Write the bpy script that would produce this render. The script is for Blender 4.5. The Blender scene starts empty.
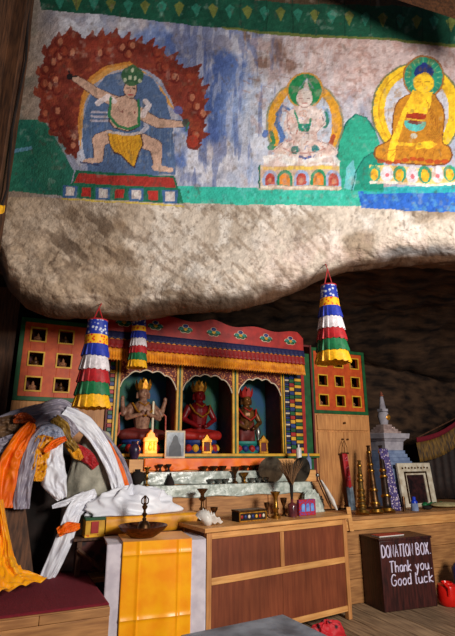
import bpy, math, random
import numpy as np
from mathutils import Vector, Matrix, noise as mnoise
random.seed(7)
C = bpy.context.scene.collection
# ------------------------------------------------------------------ camera
PITCH = math.radians(16.0); F = 470.0; H = 1.25
cam = bpy.data.cameras.new('camera'); camo = bpy.data.objects.new('camera', cam); C.objects.link(camo)
camo.location = (0, 0, H); camo.rotation_euler = (math.pi/2+PITCH, 0, 0)
cam.sensor_fit = 'VERTICAL'; cam.sensor_height = 36; cam.lens = F/636*36; cam.clip_start = .05
bpy.context.scene.camera = camo
# ------------------------------------------------------------------ light
w = bpy.data.worlds.new('world'); bpy.context.scene.world = w; w.use_nodes = True
w.node_tree.nodes['Background'].inputs[0].default_value = (.55, .62, .8, 1)
w.node_tree.nodes['Background'].inputs[1].default_value = .07
def area(name, loc, target, sx, sy, power, col):
    l = bpy.data.lights.new(name, 'AREA'); l.shape = 'RECTANGLE'; l.size = sx; l.size_y = sy; l.energy = power; l.color = col
    o = bpy.data.objects.new(name, l); C.objects.link(o); o.location = loc
    o.rotation_euler = (Vector(target)-Vector(loc)).to_track_quat('-Z', 'Y').to_euler(); return o
area('daylight_from_entrance', (2.8, 0.0, 2.35), (0.3, 3.4, 1.5), .8, 1.1, 190, (1, .95, .88))
vs = bpy.context.scene.view_settings
vs.view_transform = 'Standard'; vs.look = 'None'; vs.gamma = 1; vs.exposure = 0.35
vs.use_curve_mapping = False

# ------------------------------------------------------------------ geometry of the place
A25 = math.radians(25)
U = Vector((math.cos(A25), math.sin(A25), 0)); N = Vector((-math.sin(A25), math.cos(A25), 0))
FW = Vector((0, math.cos(PITCH), math.sin(PITCH))); UP = Vector((0, -math.sin(PITCH), math.cos(PITCH)))
CP = Vector((0, 0, H))
def ray(px, py): return FW+Vector((1, 0, 0))*((px-227.5)/F)+UP*((318-py)/F)
def atY(px, py, Y): d = ray(px, py); return CP+d*(Y/d.y)
def atZ(px, py, z): d = ray(px, py); return CP+d*((z-H)/d.z)
def onD(px, py, D): d = ray(px, py); return CP+d*(D/d.dot(N))
def W(s, D, z): return U*s+N*D+Vector((0, 0, z))
def sD(px, D, z):
    a = (px-227.5)/F; c, s_ = math.cos(A25), math.sin(A25)
    return (D*s_+a*(D*c*math.cos(PITCH)+(z-H)*math.sin(PITCH)))/(c-a*s_*math.cos(PITCH))
def onDz(px, D, z): return W(sD(px, D, z), D, z)
def zD(px, py, D): return onD(px, py, D).z
def kk(p): return (p-CP).dot(FW)/F          # metres per photograph unit at p
# ------------------------------------------------------------------ materials
def lin(c):
    return tuple(((v/255)/12.92 if v/255 <= .04045 else ((v/255+.055)/1.055)**2.4) for v in c[:3])+(1,)
MATS = {}
def mat(name, col, col2=None, rough=.7, metal=0, scale=20, kind='noise', bump=.1, stretch=(1, 1, 1), spec=.4, emit=None, detail=5, sheen=0, bscale=None):
    if name in MATS: return MATS[name]
    m = bpy.data.materials.new(name); m.use_nodes = True; nt = m.node_tree; b = nt.nodes['Principled BSDF']
    L = nt.links.new; nn = nt.nodes.new
    col2 = col2 or tuple(v*.75 for v in col)
    tc = nn('ShaderNodeTexCoord'); mp = nn('ShaderNodeMapping'); mp.inputs['Scale'].default_value = stretch
    L(tc.outputs['Object'], mp.inputs[0])
    if kind == 'vor':
        t = nn('ShaderNodeTexVoronoi'); fac = t.outputs['Distance']
    elif kind == 'check':
        t = nn('ShaderNodeTexChecker'); fac = t.outputs['Fac']
    else:
        t = nn('ShaderNodeTexNoise'); t.inputs['Detail'].default_value = detail; fac = t.outputs['Fac']
    t.inputs['Scale'].default_value = scale; L(mp.outputs[0], t.inputs['Vector'])
    r = nn('ShaderNodeValToRGB'); L(fac, r.inputs[0])
    e = r.color_ramp.elements
    if kind == 'check': e[0].position = .4; e[1].position = .6
    elif kind == 'vor': e[0].position = .25; e[1].position = .45
    else: e[0].position = .35; e[1].position = .65
    e[0].color = lin(col2); e[1].color = lin(col)
    out = r.outputs[0]
    if kind in ('wood', 'plank'):
        gi = nn('ShaderNodeNewGeometry'); mx = nn('ShaderNodeMix'); mx.data_type = 'RGBA'; mx.blend_type = 'MULTIPLY'; mx.inputs[0].default_value = 1
        mr = nn('ShaderNodeMapRange'); mr.inputs[3].default_value = .72 if kind == 'plank' else .9; mr.inputs[4].default_value = 1.1
        L(gi.outputs['Random Per Island'], mr.inputs[0]); L(out, mx.inputs[6]); L(mr.outputs[0], mx.inputs[7]); out = mx.outputs[2]
        # broad blotches
        n2 = nn('ShaderNodeTexNoise'); n2.inputs['Scale'].default_value = 3; L(tc.outputs['Object'], n2.inputs[0])
        m2 = nn('ShaderNodeMapRange'); m2.inputs[1].default_value = .3; m2.inputs[2].default_value = .7; m2.inputs[3].default_value = .7; m2.inputs[4].default_value = 1.1; L(n2.outputs['Fac'], m2.inputs[0])
        mx2 = nn('ShaderNodeMix'); mx2.data_type = 'RGBA'; mx2.blend_type = 'MULTIPLY'; mx2.inputs[0].default_value = 1
        L(out, mx2.inputs[6]); L(m2.outputs[0], mx2.inputs[7]); out = mx2.outputs[2]
    L(out, b.inputs['Base Color'])
    b.inputs['Roughness'].default_value = rough; b.inputs['Metallic'].default_value = metal
    b.inputs['Specular IOR Level'].default_value = spec
    if sheen: b.inputs['Sheen Weight'].default_value = sheen
    if emit: b.inputs['Emission Color'].default_value = lin(emit[0]); b.inputs['Emission Strength'].default_value = emit[1]
    if bump:
        bp = nn('ShaderNodeBump'); bp.inputs['Strength'].default_value = bump; bp.inputs['Distance'].default_value = .01
        if bscale:
            t2 = nn('ShaderNodeTexNoise'); t2.inputs['Scale'].default_value = bscale; t2.inputs['Detail'].default_value = 6; L(tc.outputs['Object'], t2.inputs[0]); L(t2.outputs['Fac'], bp.inputs['Height'])
        else: L(fac, bp.inputs['Height'])
        L(bp.outputs[0], b.inputs['Normal'])
    MATS[name] = m; return m
WOOD = mat('pale_wood', (232, 172, 104), (204, 140, 78), kind='wood', stretch=(1, 12, 12), scale=5, rough=.5)
WOODV = mat('pale_wood_upright', (214, 150, 88), (180, 118, 66), kind='wood', stretch=(12, 12, 1), scale=5, rough=.55)
WOODB = mat('board_wood', (206, 146, 88), (164, 110, 64), kind='plank', stretch=(1, 10, 10), scale=6, rough=.6)
REDW = mat('red_brown_plywood', (128, 66, 40), (108, 52, 32), kind='wood', stretch=(14, 14, 1), scale=4, bump=.02, rough=.45)
DARKW = mat('dark_stained_wood', (78, 34, 30), (40, 18, 18), kind='wood', stretch=(8, 8, 1), scale=7, rough=.4)
FLOORW = mat('floor_board', (178, 146, 112), (124, 98, 74), kind='plank', stretch=(10, 1, 10), scale=5, rough=.65)
OLDW = mat('old_brown_wood', (110, 70, 44), (62, 38, 24), kind='plank', stretch=(10, 10, 1), scale=6, rough=.7)
DARKROCK = mat('dark_cave_rock', (80, 58, 42), (26, 18, 15), scale=3.4, rough=.9, bump=1, detail=10, stretch=(1, 2.2, 3), spec=.2, bscale=14)
GREYSTONE = mat('grey_stone', (184, 178, 160), (126, 122, 108), scale=9, rough=.85, bump=.6, bscale=30)
BLACKISH = mat('near_black', (40, 28, 24), (20, 14, 12), scale=8, rough=.9, bump=.5)
BRASS = mat('brass', (190, 140, 60), (120, 80, 30), metal=.9, rough=.32, scale=30)
BRONZE = mat('bronze', (120, 84, 50), (66, 44, 28), metal=.85, rough=.38, scale=25)
COPPER = mat('beaten_copper', (120, 66, 40), (70, 36, 22), metal=.7, rough=.4, scale=40, bump=.4)
STEEL = mat('silver_metal', (170, 170, 165), (110, 110, 108), metal=.9, rough=.35)
GOLD = mat('gold_leaf', (225, 160, 50), (160, 100, 30), metal=.6, rough=.35, scale=40)
def cloth(name, c, c2=None, rough=.55, sheen=.12, scale=60, bump=.15): return mat(name, c, c2 or tuple(v*.85 for v in c), rough=rough, sheen=sheen, scale=scale, bump=bump)
SAFF = cloth('saffron_satin', (255, 176, 8), (248, 148, 4), rough=.32, scale=9)
ORANGE = cloth('orange_silk', (250, 122, 2), (228, 92, 1), sheen=0, rough=.5, scale=10)
YEL = cloth('yellow_cloth', (235, 165, 15), (205, 130, 10), rough=.5, scale=12)
WHITE = cloth('white_silk', (240, 240, 246), (222, 222, 232), rough=.4, scale=8)
GREYS = cloth('lavender_grey_silk', (165, 155, 165), (130, 122, 138), rough=.4, scale=10)
LINEN = cloth('white_cotton', (215, 205, 212), (190, 180, 190), rough=.7, scale=14)
REDC = cloth('red_cloth', (180, 22, 30)); BLUEC = cloth('royal_blue_cloth', (25, 50, 170)); GREENC = cloth('green_cloth', (12, 110, 62))
WHITEC = cloth('pleated_white_cloth', (232, 222, 226)); YELC = cloth('bright_yellow_cloth', (255, 186, 10)); NAVYC = cloth('navy_cloth', (28, 28, 78))
DREDC = cloth('deep_red_cloth', (150, 24, 22)); GOLDC = cloth('gold_fringe_cloth', (235, 150, 25), (190, 105, 15), scale=20)
GOLDB = mat('gold_brocade', (225, 150, 20), (150, 70, 14), kind='vor', scale=34, rough=.35, bump=.4)
BLUEB = mat('blue_white_brocade', (28, 50, 150), (205, 210, 225), kind='vor', scale=42, rough=.5)
YREDB = mat('yellow_red_brocade', (245, 180, 25), (215, 40, 25), kind='vor', scale=46, rough=.5)
PURB = mat('purple_white_brocade', (64, 48, 112), (206, 188, 196), kind='vor', scale=50, rough=.6)
MAROON = mat('maroon_carpet', (126, 20, 38), (98, 12, 28), scale=120, rough=.95, bump=.4)
POR = mat('orange_paint', (205, 84, 24), (176, 62, 16), scale=14, rough=.5); PGR = mat('green_paint', (22, 92, 44), (14, 66, 32), scale=14, rough=.5)
PYE = mat('yellow_paint', (222, 170, 40), (190, 136, 28), scale=16, rough=.5); PRED = mat('red_paint', (176, 36, 28), (140, 24, 20), scale=14, rough=.5)
PBL = mat('blue_paint', (34, 60, 130), (20, 38, 92), scale=18, rough=.5); PNV = mat('navy_paint', (26, 28, 62), (16, 16, 40), scale=18, rough=.5)
PWH = mat('cream_paint', (222, 206, 180), (190, 172, 146), scale=18, rough=.6); PPK = mat('pink_paint', (214, 116, 100), (180, 70, 64), scale=60, rough=.6, kind='vor')
PTE = mat('teal_paint', (30, 130, 120), (18, 96, 92), scale=14, rough=.5); PDR = mat('maroon_paint', (110, 34, 28), (84, 22, 20), scale=14, rough=.6)
NBACK = mat('niche_painted_sky', (20, 68, 108), (38, 96, 44), scale=4, rough=.7)
FRAMEW = mat('cream_carved_wood', (214, 204, 184), (176, 160, 136), scale=16, rough=.7)
STUCCO = mat('whitewash', (176, 170, 178), (142, 136, 146), scale=12, rough=.85, bump=.3)  # albedo lowered to carry the shade under the rock lip
STUCCOB = mat('bluish_whitewash', (132, 148, 180), (100, 116, 152), scale=12, rough=.85, bump=.3)  # stupa base tone, lowered for the same lip shade
WHITEP = mat('white_shell', (230, 226, 220), (200, 192, 184), scale=20, rough=.35)
PLASTIC = mat('cloudy_plastic_sheet', (190, 194, 184), (140, 148, 140), scale=22, rough=.25, bump=.5)
BLUEPL = mat('blue_plastic', (20, 60, 200), (16, 48, 170), rough=.3); REDPL = mat('red_plastic', (220, 30, 22), (200, 22, 16), rough=.25)
GREYTOP = mat('worn_grey_table_top', (138, 146, 158), (78, 84, 94), scale=7, rough=.42, bump=.3, detail=9)
PINKSK = mat('pale_gilt_face_paint', (164, 124, 100), (104, 66, 52), scale=30, rough=.45)
REDSK = mat('crimson_figure_paint', (140, 20, 26), (100, 12, 18), rough=.4); DKGOLD = mat('dark_gilt', (128, 82, 34), (60, 34, 20), rough=.4, metal=.4)
CLAY = mat('brown_clay', (176, 118, 80), (110, 66, 44), scale=40, rough=.8)
PHOTO = mat('photo_print', (150, 160, 170), (60, 62, 76), scale=11, rough=.3); PORTR = mat('dark_portrait', (34, 34, 48), (20, 20, 30), rough=.4)
CAND = mat('wax', (235, 225, 200), (215, 200, 170), rough=.5)
INK = mat('white_brush_paint', (226, 216, 236), (200, 190, 220), rough=.6); PAPER = mat('paper', (226, 220, 212), (206, 200, 190))
FEATH = mat('brown_feather', (136, 98, 62), (74, 50, 34), scale=60, stretch=(4, 4, 1), rough=.8)
GREENPL = mat('green_wrap', (24, 112, 62), (14, 80, 44), rough=.5); FOILC = mat('crumpled_pale_foil', (200, 206, 196), (150, 160, 150), rough=.3, bump=.6, scale=30)

# ------------------------------------------------------------------ mesh builder
def rotz(a): return Matrix.Rotation(a, 4, 'Z')
class MB:
    def __init__(s): s.v = []; s.f = []; s.m = []
    def add(s, vs_, fs, mi=0, M=None):
        o = len(s.v)
        s.v += [tuple((M @ Vector(v)) if M is not None else v) for v in vs_]
        s.f += [tuple(i+o for i in f) for f in fs]; s.m += [mi]*len(fs); return s
    def box(s, x0, x1, y0, y1, z0, z1, mi=0, M=None):
        v = [(x, y, z) for x in (x0, x1) for y in (y0, y1) for z in (z0, z1)]
        return s.add(v, [(0, 1, 3, 2), (4, 6, 7, 5), (0, 4, 5, 1), (2, 3, 7, 6), (0, 2, 6, 4), (1, 5, 7, 3)], mi, M)
    def taper(s, x0, x1, y0, y1, z0, X0, X1, Y0, Y1, z1, mi=0, M=None):
        v = [(x0, y0, z0), (x1, y0, z0), (x1, y1, z0), (x0, y1, z0), (X0, Y0, z1), (X1, Y0, z1), (X1, Y1, z1), (X0, Y1, z1)]
        return s.add(v, [(3, 2, 1, 0), (4, 5, 6, 7), (0, 1, 5, 4), (1, 2, 6, 5), (2, 3, 7, 6), (3, 0, 4, 7)], mi, M)
    def lathe(s, prof, seg=24, M=None, mi=0, sx=1, sy=1, mod=None):
        v = []; n = len(prof)
        for i in range(seg):
            a = 2*math.pi*i/seg
            for j, (r, z) in enumerate(prof):
                rr = r*(mod(a, j/(n-1)) if mod else 1)
                v.append((rr*math.cos(a)*sx, rr*math.sin(a)*sy, z))
        f = [(i*n+j, ((i+1) % seg)*n+j, ((i+1) % seg)*n+j+1, i*n+j+1) for i in range(seg) for j in range(n-1)]
        f.append(tuple(reversed([i*n for i in range(seg)]))) if prof[0][0] > 1e-5 else None
        f.append(tuple([i*n+n-1 for i in range(seg)])) if prof[-1][0] > 1e-5 else None
        return s.add(v, f, mi, M)
    def ell(s, c, r, seg=16, mi=0, M=None, rings=9):
        prof = [(math.sin(math.pi*j/rings), -math.cos(math.pi*j/rings)) for j in range(rings+1)]
        v = []; n = rings+1
        for i in range(seg):
            a = 2*math.pi*i/seg
            for q, z in prof: v.append((c[0]+r[0]*q*math.cos(a), c[1]+r[1]*q*math.sin(a), c[2]+r[2]*z))
        f = [(i*n+j, ((i+1) % seg)*n+j, ((i+1) % seg)*n+j+1, i*n+j+1) for i in range(seg) for j in range(n-1)]
        return s.add(v, f, mi, M)
    def tube(s, pts, r, seg=8, mi=0, M=None, flat=1):
        pts = [Vector(p) for p in pts]; n = len(pts); rs = r if isinstance(r, (list, tuple)) else [r]*n
        v = []; up = None
        for i, p in enumerate(pts):
            d = (pts[min(i+1, n-1)]-pts[max(i-1, 0)]).normalized()
            if up is None: up = Vector((0, 0, 1)) if abs(d.z) < .9 else Vector((0, 1, 0))
            a = d.cross(up).normalized(); b = a.cross(d).normalized(); up = b
            for k in range(seg):
                t = 2*math.pi*k/seg; v.append(tuple(p+a*math.cos(t)*rs[i]+b*math.sin(t)*rs[i]*flat))
        f = [(i*seg+k, i*seg+(k+1) % seg, (i+1)*seg+(k+1) % seg, (i+1)*seg+k) for i in range(n-1) for k in range(seg)]
        f += [tuple(reversed(range(seg))), tuple((n-1)*seg+k for k in range(seg))]
        return s.add(v, f, mi, M)
    def prism(s, poly, y0, y1, mi=0, M=None):        # poly in (x, z)
        n = len(poly); v = [(x, y0, z) for x, z in poly]+[(x, y1, z) for x, z in poly]
        f = [tuple(range(n)), tuple(reversed(range(n, 2*n)))]+[(i, i+n, (i+1) % n+n, (i+1) % n) for i in range(n)]
        return s.add(v, f, mi, M)
    def grid(s, fn, nu, nv, mi=0, M=None, mif=None):
        v = [tuple(fn(i/nu, j/nv)) for i in range(nu+1) for j in range(nv+1)]
        f = [(i*(nv+1)+j, (i+1)*(nv+1)+j, (i+1)*(nv+1)+j+1, i*(nv+1)+j+1) for i in range(nu) for j in range(nv)]
        o = len(s.m); s.add(v, f, mi, M)
        if mif:
            for i in range(nu):
                for j in range(nv): s.m[o+i*nv+j] = mif(i, j)
        return s
    def build(s, name, mats, parent=None, smooth=True, bevel=0, solid=0, label=None, loc=None, rz=0, angle=40, off=0, sub=0):
        me = bpy.data.meshes.new(name); me.from_pydata(s.v, [], s.f); me.update()
        ms = mats if isinstance(mats, (list, tuple)) else [mats]
        for m in ms: me.materials.append(m)
        me.polygons.foreach_set('material_index', s.m)
        if smooth:
            me.polygons.foreach_set('use_smooth', [True]*len(me.polygons)); me.set_sharp_from_angle(angle=math.radians(angle))
        o = bpy.data.objects.new(name, me); C.objects.link(o)
        if parent: o.parent = parent
        if loc is not None: o.location = loc; o.rotation_euler = (0, 0, rz)
        if solid: md = o.modifiers.new('solid', 'SOLIDIFY'); md.thickness = solid; md.offset = off
        if bevel: md = o.modifiers.new('bevel', 'BEVEL'); md.width = bevel; md.segments = 2; md.limit_method = 'ANGLE'
        if sub: md = o.modifiers.new('sub', 'SUBSURF'); md.levels = sub; md.render_levels = sub
        if label: o['label'] = label
        return o
def tag(o, label, cat, group=None, kind=None):
    o['label'] = label; o['category'] = cat
    if group: o['group'] = group
    if kind: o['kind'] = kind
    return o
def struct(o): o['kind'] = 'structure'; return o
def thing(name, label, cat, loc=(0, 0, 0), rz=A25, group=None):
    o = bpy.data.objects.new(name, None); C.objects.link(o); o.empty_display_size = .05
    o.location = loc; o.rotation_euler = (0, 0, rz); return tag(o, label, cat, group)
def copy_tree(o, parent=None):
    c = o.copy(); C.objects.link(c)
    if parent: c.parent = parent
    for ch in [x for x in C.objects if x.parent == o]: copy_tree(ch, c)
    return c
def catmull(P, t):
    P = [Vector(p) for p in P]; n = len(P)-1; x = min(max(t, 0), .99999)*n; i = int(x); f = x-i
    p0 = P[max(i-1, 0)]; p1 = P[i]; p2 = P[i+1]; p3 = P[min(i+2, n)]
    return .5*((2*p1)+(p2-p0)*f+(2*p0-5*p1+4*p2-p3)*f*f+(3*p1-p0-3*p2+p3)*f**3)
def lerp(a, b, t): return a+(b-a)*t
def pile(name, label, cat, mt, loc, rx, ryy, hz, seed, rz=A25, parent=None, ridge_=.25):
    m = MB()
    def fn(u_, v):
        a = u_*2*math.pi; e = (v)*math.pi/2; n_ = mnoise.noise(Vector((math.cos(a)*2+seed, math.sin(a)*2, e*1.5)))
        rdg = 1-abs(mnoise.noise(Vector((math.cos(a)*2.4+seed*3+e*1.2, math.sin(a)*2.4, e*2.2))))*2; rdg2 = 1-abs(mnoise.noise(Vector((math.cos(a)*5+seed, math.sin(a)*5+e*3, e*4+7))))*2
        rdg = 1-2.6*abs(mnoise.noise(Vector((math.cos(a)*1.1+seed*3+e*.9, math.sin(a)*1.6-e, e*1.3)))); rdg2 = 1-2.6*abs(mnoise.noise(Vector((math.cos(a)*2.6+seed+e, math.sin(a)*1.4+e*2, e*.8+7))))
        s_ = 1+.22*n_+.16*rdg+.1*rdg2
        return Vector((rx*math.cos(a)*math.cos(e)*s_, ryy*math.sin(a)*math.cos(e)*s_, max(0, hz*math.sin(e)*s_)))
    m.grid(fn, 120, 44); m.f.append(tuple(range(0, 120*45, 45))[::-1]); m.m.append(0)
    return tag(m.build(name, mt, loc=loc, rz=rz, angle=180), label, cat)
# ------------------------------------------------------------------ numpy noise + mural painter
def vnoise(x, y, seed=0):
    xi = np.floor(x).astype(np.int64); yi = np.floor(y).astype(np.int64); fx = x-xi; fy = y-yi
    fx = fx*fx*(3-2*fx); fy = fy*fy*(3-2*fy)
    def h(a, b):
        n = (a*374761393+b*668265263+seed*1442695041) & 0xffffffff
        n = ((n ^ (n >> 13))*1274126177) & 0xffffffff
        return ((n ^ (n >> 16)) & 0xffff)/65535.0
    return (h(xi, yi)*(1-fx)+h(xi+1, yi)*fx)*(1-fy)+(h(xi, yi+1)*(1-fx)+h(xi+1, yi+1)*fx)*fy
def fbm(x, y, o=5, seed=0):
    s = 0; a = .5; t = 0
    for i in range(o): s = s+a*vnoise(x*2**i, y*2**i, seed+i*17); t += a; a *= .5
    return s/t
def ridge(x, y, o=4, seed=0):
    s = 0; a = .5; t = 0
    for i in range(o): s = s+a*(1-np.abs(2*vnoise(x*2**i, y*2**i, seed+i*31)-1)); t += a; a *= .5
    return s/t
SC = 3; X0, X1, Y0, Y1 = -60, 520, -60, 330
PW, PH = (X1-X0)*SC, (Y1-Y0)*SC
gx, gy = np.meshgrid(X0+(np.arange(PW)+.5)/SC, Y0+(np.arange(PH)+.5)/SC)
wx = gx+2.2*(fbm(gx/14, gy/14, 3, 5)-.5); wy = gy+2.2*(fbm(gx/14, gy/14, 3, 9)-.5)   # hand-drawn wobble
cv = np.zeros((PH, PW, 3)); idm = np.zeros((PH, PW), np.int8); CUR = 0
def col(c): return np.array(c, float)
def inpoly(P, x, y):
    r = np.zeros(x.shape, bool); n = len(P); j = n-1
    for i in range(n):
        xi, yi = P[i]; xj, yj = P[j]
        if yi != yj:
            cnd = ((yi > y) != (yj > y)) & (x < (xj-xi)*(y-yi)/(yj-yi)+xi); r ^= cnd
        j = i
    return r
def window(P, pad=4):
    xs = [p[0] for p in P]; ys = [p[1] for p in P]
    a = max(0, int((min(xs)-pad-X0)*SC)); b = min(PW, int((max(xs)+pad-X0)*SC)+1)
    c = max(0, int((min(ys)-pad-Y0)*SC)); d = min(PH, int((max(ys)+pad-Y0)*SC)+1)
    return slice(c, d), slice(a, b)
def fillm(w_, m, c, alpha):
    if CUR: idm[w_][m > .5] = CUR
    a = (m*alpha)[..., None]; cv[w_] = cv[w_]*(1-a)+col(c)*a
def poly(P, c, alpha=.92, o=(0, 0), s=1, smooth=0):
    P = [(o[0]+x/s, o[1]+y/s) for x, y in P]
    if smooth:
        Q = [catmull([(x, y, 0) for x, y in P]+[(P[0][0], P[0][1], 0)], t/60) for t in range(60)]; P = [(q.x, q.y) for q in Q]
    w_ = window(P); fillm(w_, inpoly(P, wx[w_], wy[w_]).astype(float), c, alpha)
def elp(cx, cy, rx, ry, c, alpha=.92, o=(0, 0), s=1, inner=0):
    cx = o[0]+cx/s; cy = o[1]+cy/s; rx /= s; ry /= s
    w_ = window([(cx-rx, cy-ry), (cx+rx, cy+ry)]); d = ((wx[w_]-cx)/rx)**2+((wy[w_]-cy)/ry)**2
    fillm(w_, ((d < 1) & (d > inner*inner)).astype(float), c, alpha)
def stroke(P, wd, c, alpha=.9, o=(0, 0), s=1):
    P = [(o[0]+x/s, o[1]+y/s) for x, y in P]; ws = wd if isinstance(wd, (list, tuple)) else [wd]*len(P); ws = [q/s/2 for q in ws]
    w_ = window(P, max(ws)+3); x = wx[w_]; y = wy[w_]; m = np.zeros(x.shape, bool)
    for i in range(len(P)-1):
        (ax, ay), (bx, by) = P[i], P[i+1]; dx, dy = bx-ax, by-ay; L2 = dx*dx+dy*dy+1e-9
        t = np.clip(((x-ax)*dx+(y-ay)*dy)/L2, 0, 1); m |= (x-ax-t*dx)**2+(y-ay-t*dy)**2 < (ws[i]*(1-t)+ws[i+1]*t)**2
    fillm(w_, m.astype(float), c, alpha)
def arc(cx, cy, rx, ry, a0, a1, n=14): return [(cx+rx*math.cos(math.radians(a0+(a1-a0)*i/n)), cy+ry*math.sin(math.radians(a0+(a1-a0)*i/n))) for i in range(n+1)]
def wash(mask, c, alpha=1):
    a = (mask*alpha)[..., None]; cv[:] = cv*(1-a)+col(c)*a
def ss(a, b, x): t = np.clip((x-a)/(b-a), 0, 1); return t*t*(3-2*t)
n1 = fbm(gx/38, gy/38, 6, 1); n2 = fbm(gx/16, gy/16, 5, 2); n3 = fbm(gx/5, gy/5, 3, 3); n4 = fbm(gx/60, gy/30, 5, 4)
# bare plaster and rock
cv[:] = col((202, 188, 174)); wash(ss(.45, .65, n1), (164, 148, 132), .7); wash(ss(.5, .7, n2), (224, 216, 208), .7); wash(ss(.58, .75, n4), (120, 98, 76), .6)
left = 1-ss(20, 230, gx); wash(left, (168, 138, 108), .55)
wash(ss(.5, .62, fbm((gx+gy*.9)/26, (gy-gx*.9)/9, 4, 15))*np.exp(-(((gx-85)/48)**2+((gy-240)/34)**2))*1.0, (84, 66, 52), .8)
wash(ss(.55, .7, fbm((gx+gy)/16, (gy-gx)/5, 4, 19))*(gx < 330), (112, 90, 72), .4)
pit = fbm(gx/3.2, gy/2.4, 4, 51); wash(ss(.66, .74, pit)*ss(.4, .6, n2), (100, 84, 72), .38)
vein = ridge(gx/30+n2, gy/9+n1*3, 4, 53); wash(ss(.86, .95, vein)*ss(.42, .58, n1), (120, 100, 84), .55)
crk = ridge(gx/26+n1*2, gy/40+n2*2, 3, 8); wash(ss(.9, .97, crk)*ss(.45, .6, n1), (88, 70, 56), .6)
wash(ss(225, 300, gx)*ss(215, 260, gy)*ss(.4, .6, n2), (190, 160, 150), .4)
# painted sky
sky = (gy < 196+4*n1).astype(float)
skyc = np.zeros_like(cv); skyc[:] = col((176, 166, 172))
def mixc(a, c): skyc[:] = skyc*(1-a[..., None])+col(c)*a[..., None]
mixc(ss(.4, .6, n1), (150, 152, 172)); mixc(ss(.5, .62, n2)*.8, (206, 204, 214))
mixc(ss(60, 180, gx)*(1-ss(235, 285, gx))*ss(.40, .58, fbm(gx/28, gy/40, 5, 12))*.85, (72, 98, 160))
mixc((1-ss(195, 250, gx))*ss(150, 190, gx)*(1-ss(60, 110, gy))*.6, (52, 66, 118))
mixc(ss(240, 320, gx)*(1-ss(70, 120, gy))*.75, (206, 176, 168)); mixc(ss(.55, .7, n3)*ss(250, 330, gx)*(1-ss(80, 130, gy))*.5, (160, 120, 110))
mixc((1-ss(25, 70, gx))*.8, (134, 112, 92)); mixc((1-ss(10, 60, gx))*ss(.5, .65, n2)*.6, (80, 76, 66))
mixc(ss(215, 240, gx)*(1-ss(262, 300, gx))*ss(60, 100, gy)*.5, (196, 206, 224))
mixc(ss(350, 400, gx)*ss(100, 140, gy)*.3, (176, 190, 210))
cv[:] = cv*(1-sky[..., None])+skyc*sky[..., None]
for cx, cy, r in ((278, 50, 16), (262, 62, 8), (290, 66, 9), (245, 38, 7)):
    d = np.hypot(gx-cx, gy-cy)+8*(n3-.5)+10*(n2-.5); wash(1-ss(r*.4, r, d), (116, 82, 66), .75)
stk = fbm(gx/4.5+gy/60, gy/26, 4, 27); msk = (gy < 192)*1.0
wash(msk*ss(.56, .66, stk)*ss(150, 190, gx)*(1-ss(330, 350, gx)), (206, 200, 206), .4); wash(msk*ss(.58, .68, fbm(gx/5, gy/30, 4, 28))*ss(170, 190, gx)*(1-ss(262, 290, gx)), (58, 76, 134), .45)
wash(msk*ss(.58, .7, fbm(gx/6, gy/8, 4, 29))*ss(230, 260, gx), (172, 138, 132), .45)
for i in range(46):
    cx = random.uniform(230, 450); cy = random.uniform(45, 95); stroke([(cx, cy), (cx+random.uniform(-3, 12), cy+random.uniform(-1, 3))], random.uniform(.5, 1.6), (150, 112, 104), .45)
poly([(-60, 118), (10, 120), (44, 120), (58, 142), (74, 172), (66, 197), (20, 192), (-60, 190)], (28, 102, 80), .9)
wash(ss(.5, .7, n2)*((gx < 70) & (gy > 120) & (gy < 192)), (20, 84, 74), .5); stroke([(10, 152), (30, 148)], 4, (110, 150, 190), .7)
# teal / blue band at the foot of the mural
CUR = 4
poly([(176, 186), (230, 187), (300, 190), (362, 190), (362, 206), (260, 205), (176, 203)], (44, 176, 152), .93)
poly([(358, 190), (520, 186), (520, 213), (440, 212), (361, 208)], (34, 92, 190), .93); poly([(362, 188), (520, 183), (520, 191), (364, 194)], (40, 166, 170), .9)
CUR = 0
wash(ss(.55, .75, n3)*(idm == 4), (120, 190, 190), .35)
# top border
CUR = 5
poly([(-60, -60), (520, -60), (520, 52), (455, 47), (392, 41), (326, 38), (275, 35), (225, 29), (150, 20), (96, 14), (42, 10), (38, -10), (-60, -20)], (17, 76, 54), .95)
wash(ss(.5, .7, n2)*(idm == 5), (14, 62, 46), .6)
poly([(225, -60), (520, -60), (520, 14), (400, 6), (300, 4), (225, -2)], (92, 58, 40), .8)
for i in range(26):
    cx = 60+i*17; cy = 8+(cx-60)*.055; poly([(cx-5, cy-9), (cx, cy+2), (cx+5, cy-9), (cx, cy-13)], (170, 140, 50) if i % 2 else (60, 150, 130), .55)
for i in range(9): cx = 240+i*26; stroke([(cx, -4), (cx+1, 30+(cx-225)*.06)], .8, (12, 50, 36), .6)
poly([(220, 27), (275, 32), (326, 35.5), (392, 38.5), (455, 44), (455, 48), (392, 41), (326, 38), (275, 35), (225, 30)], (150, 130, 50), .6)
CUR = 0
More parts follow.
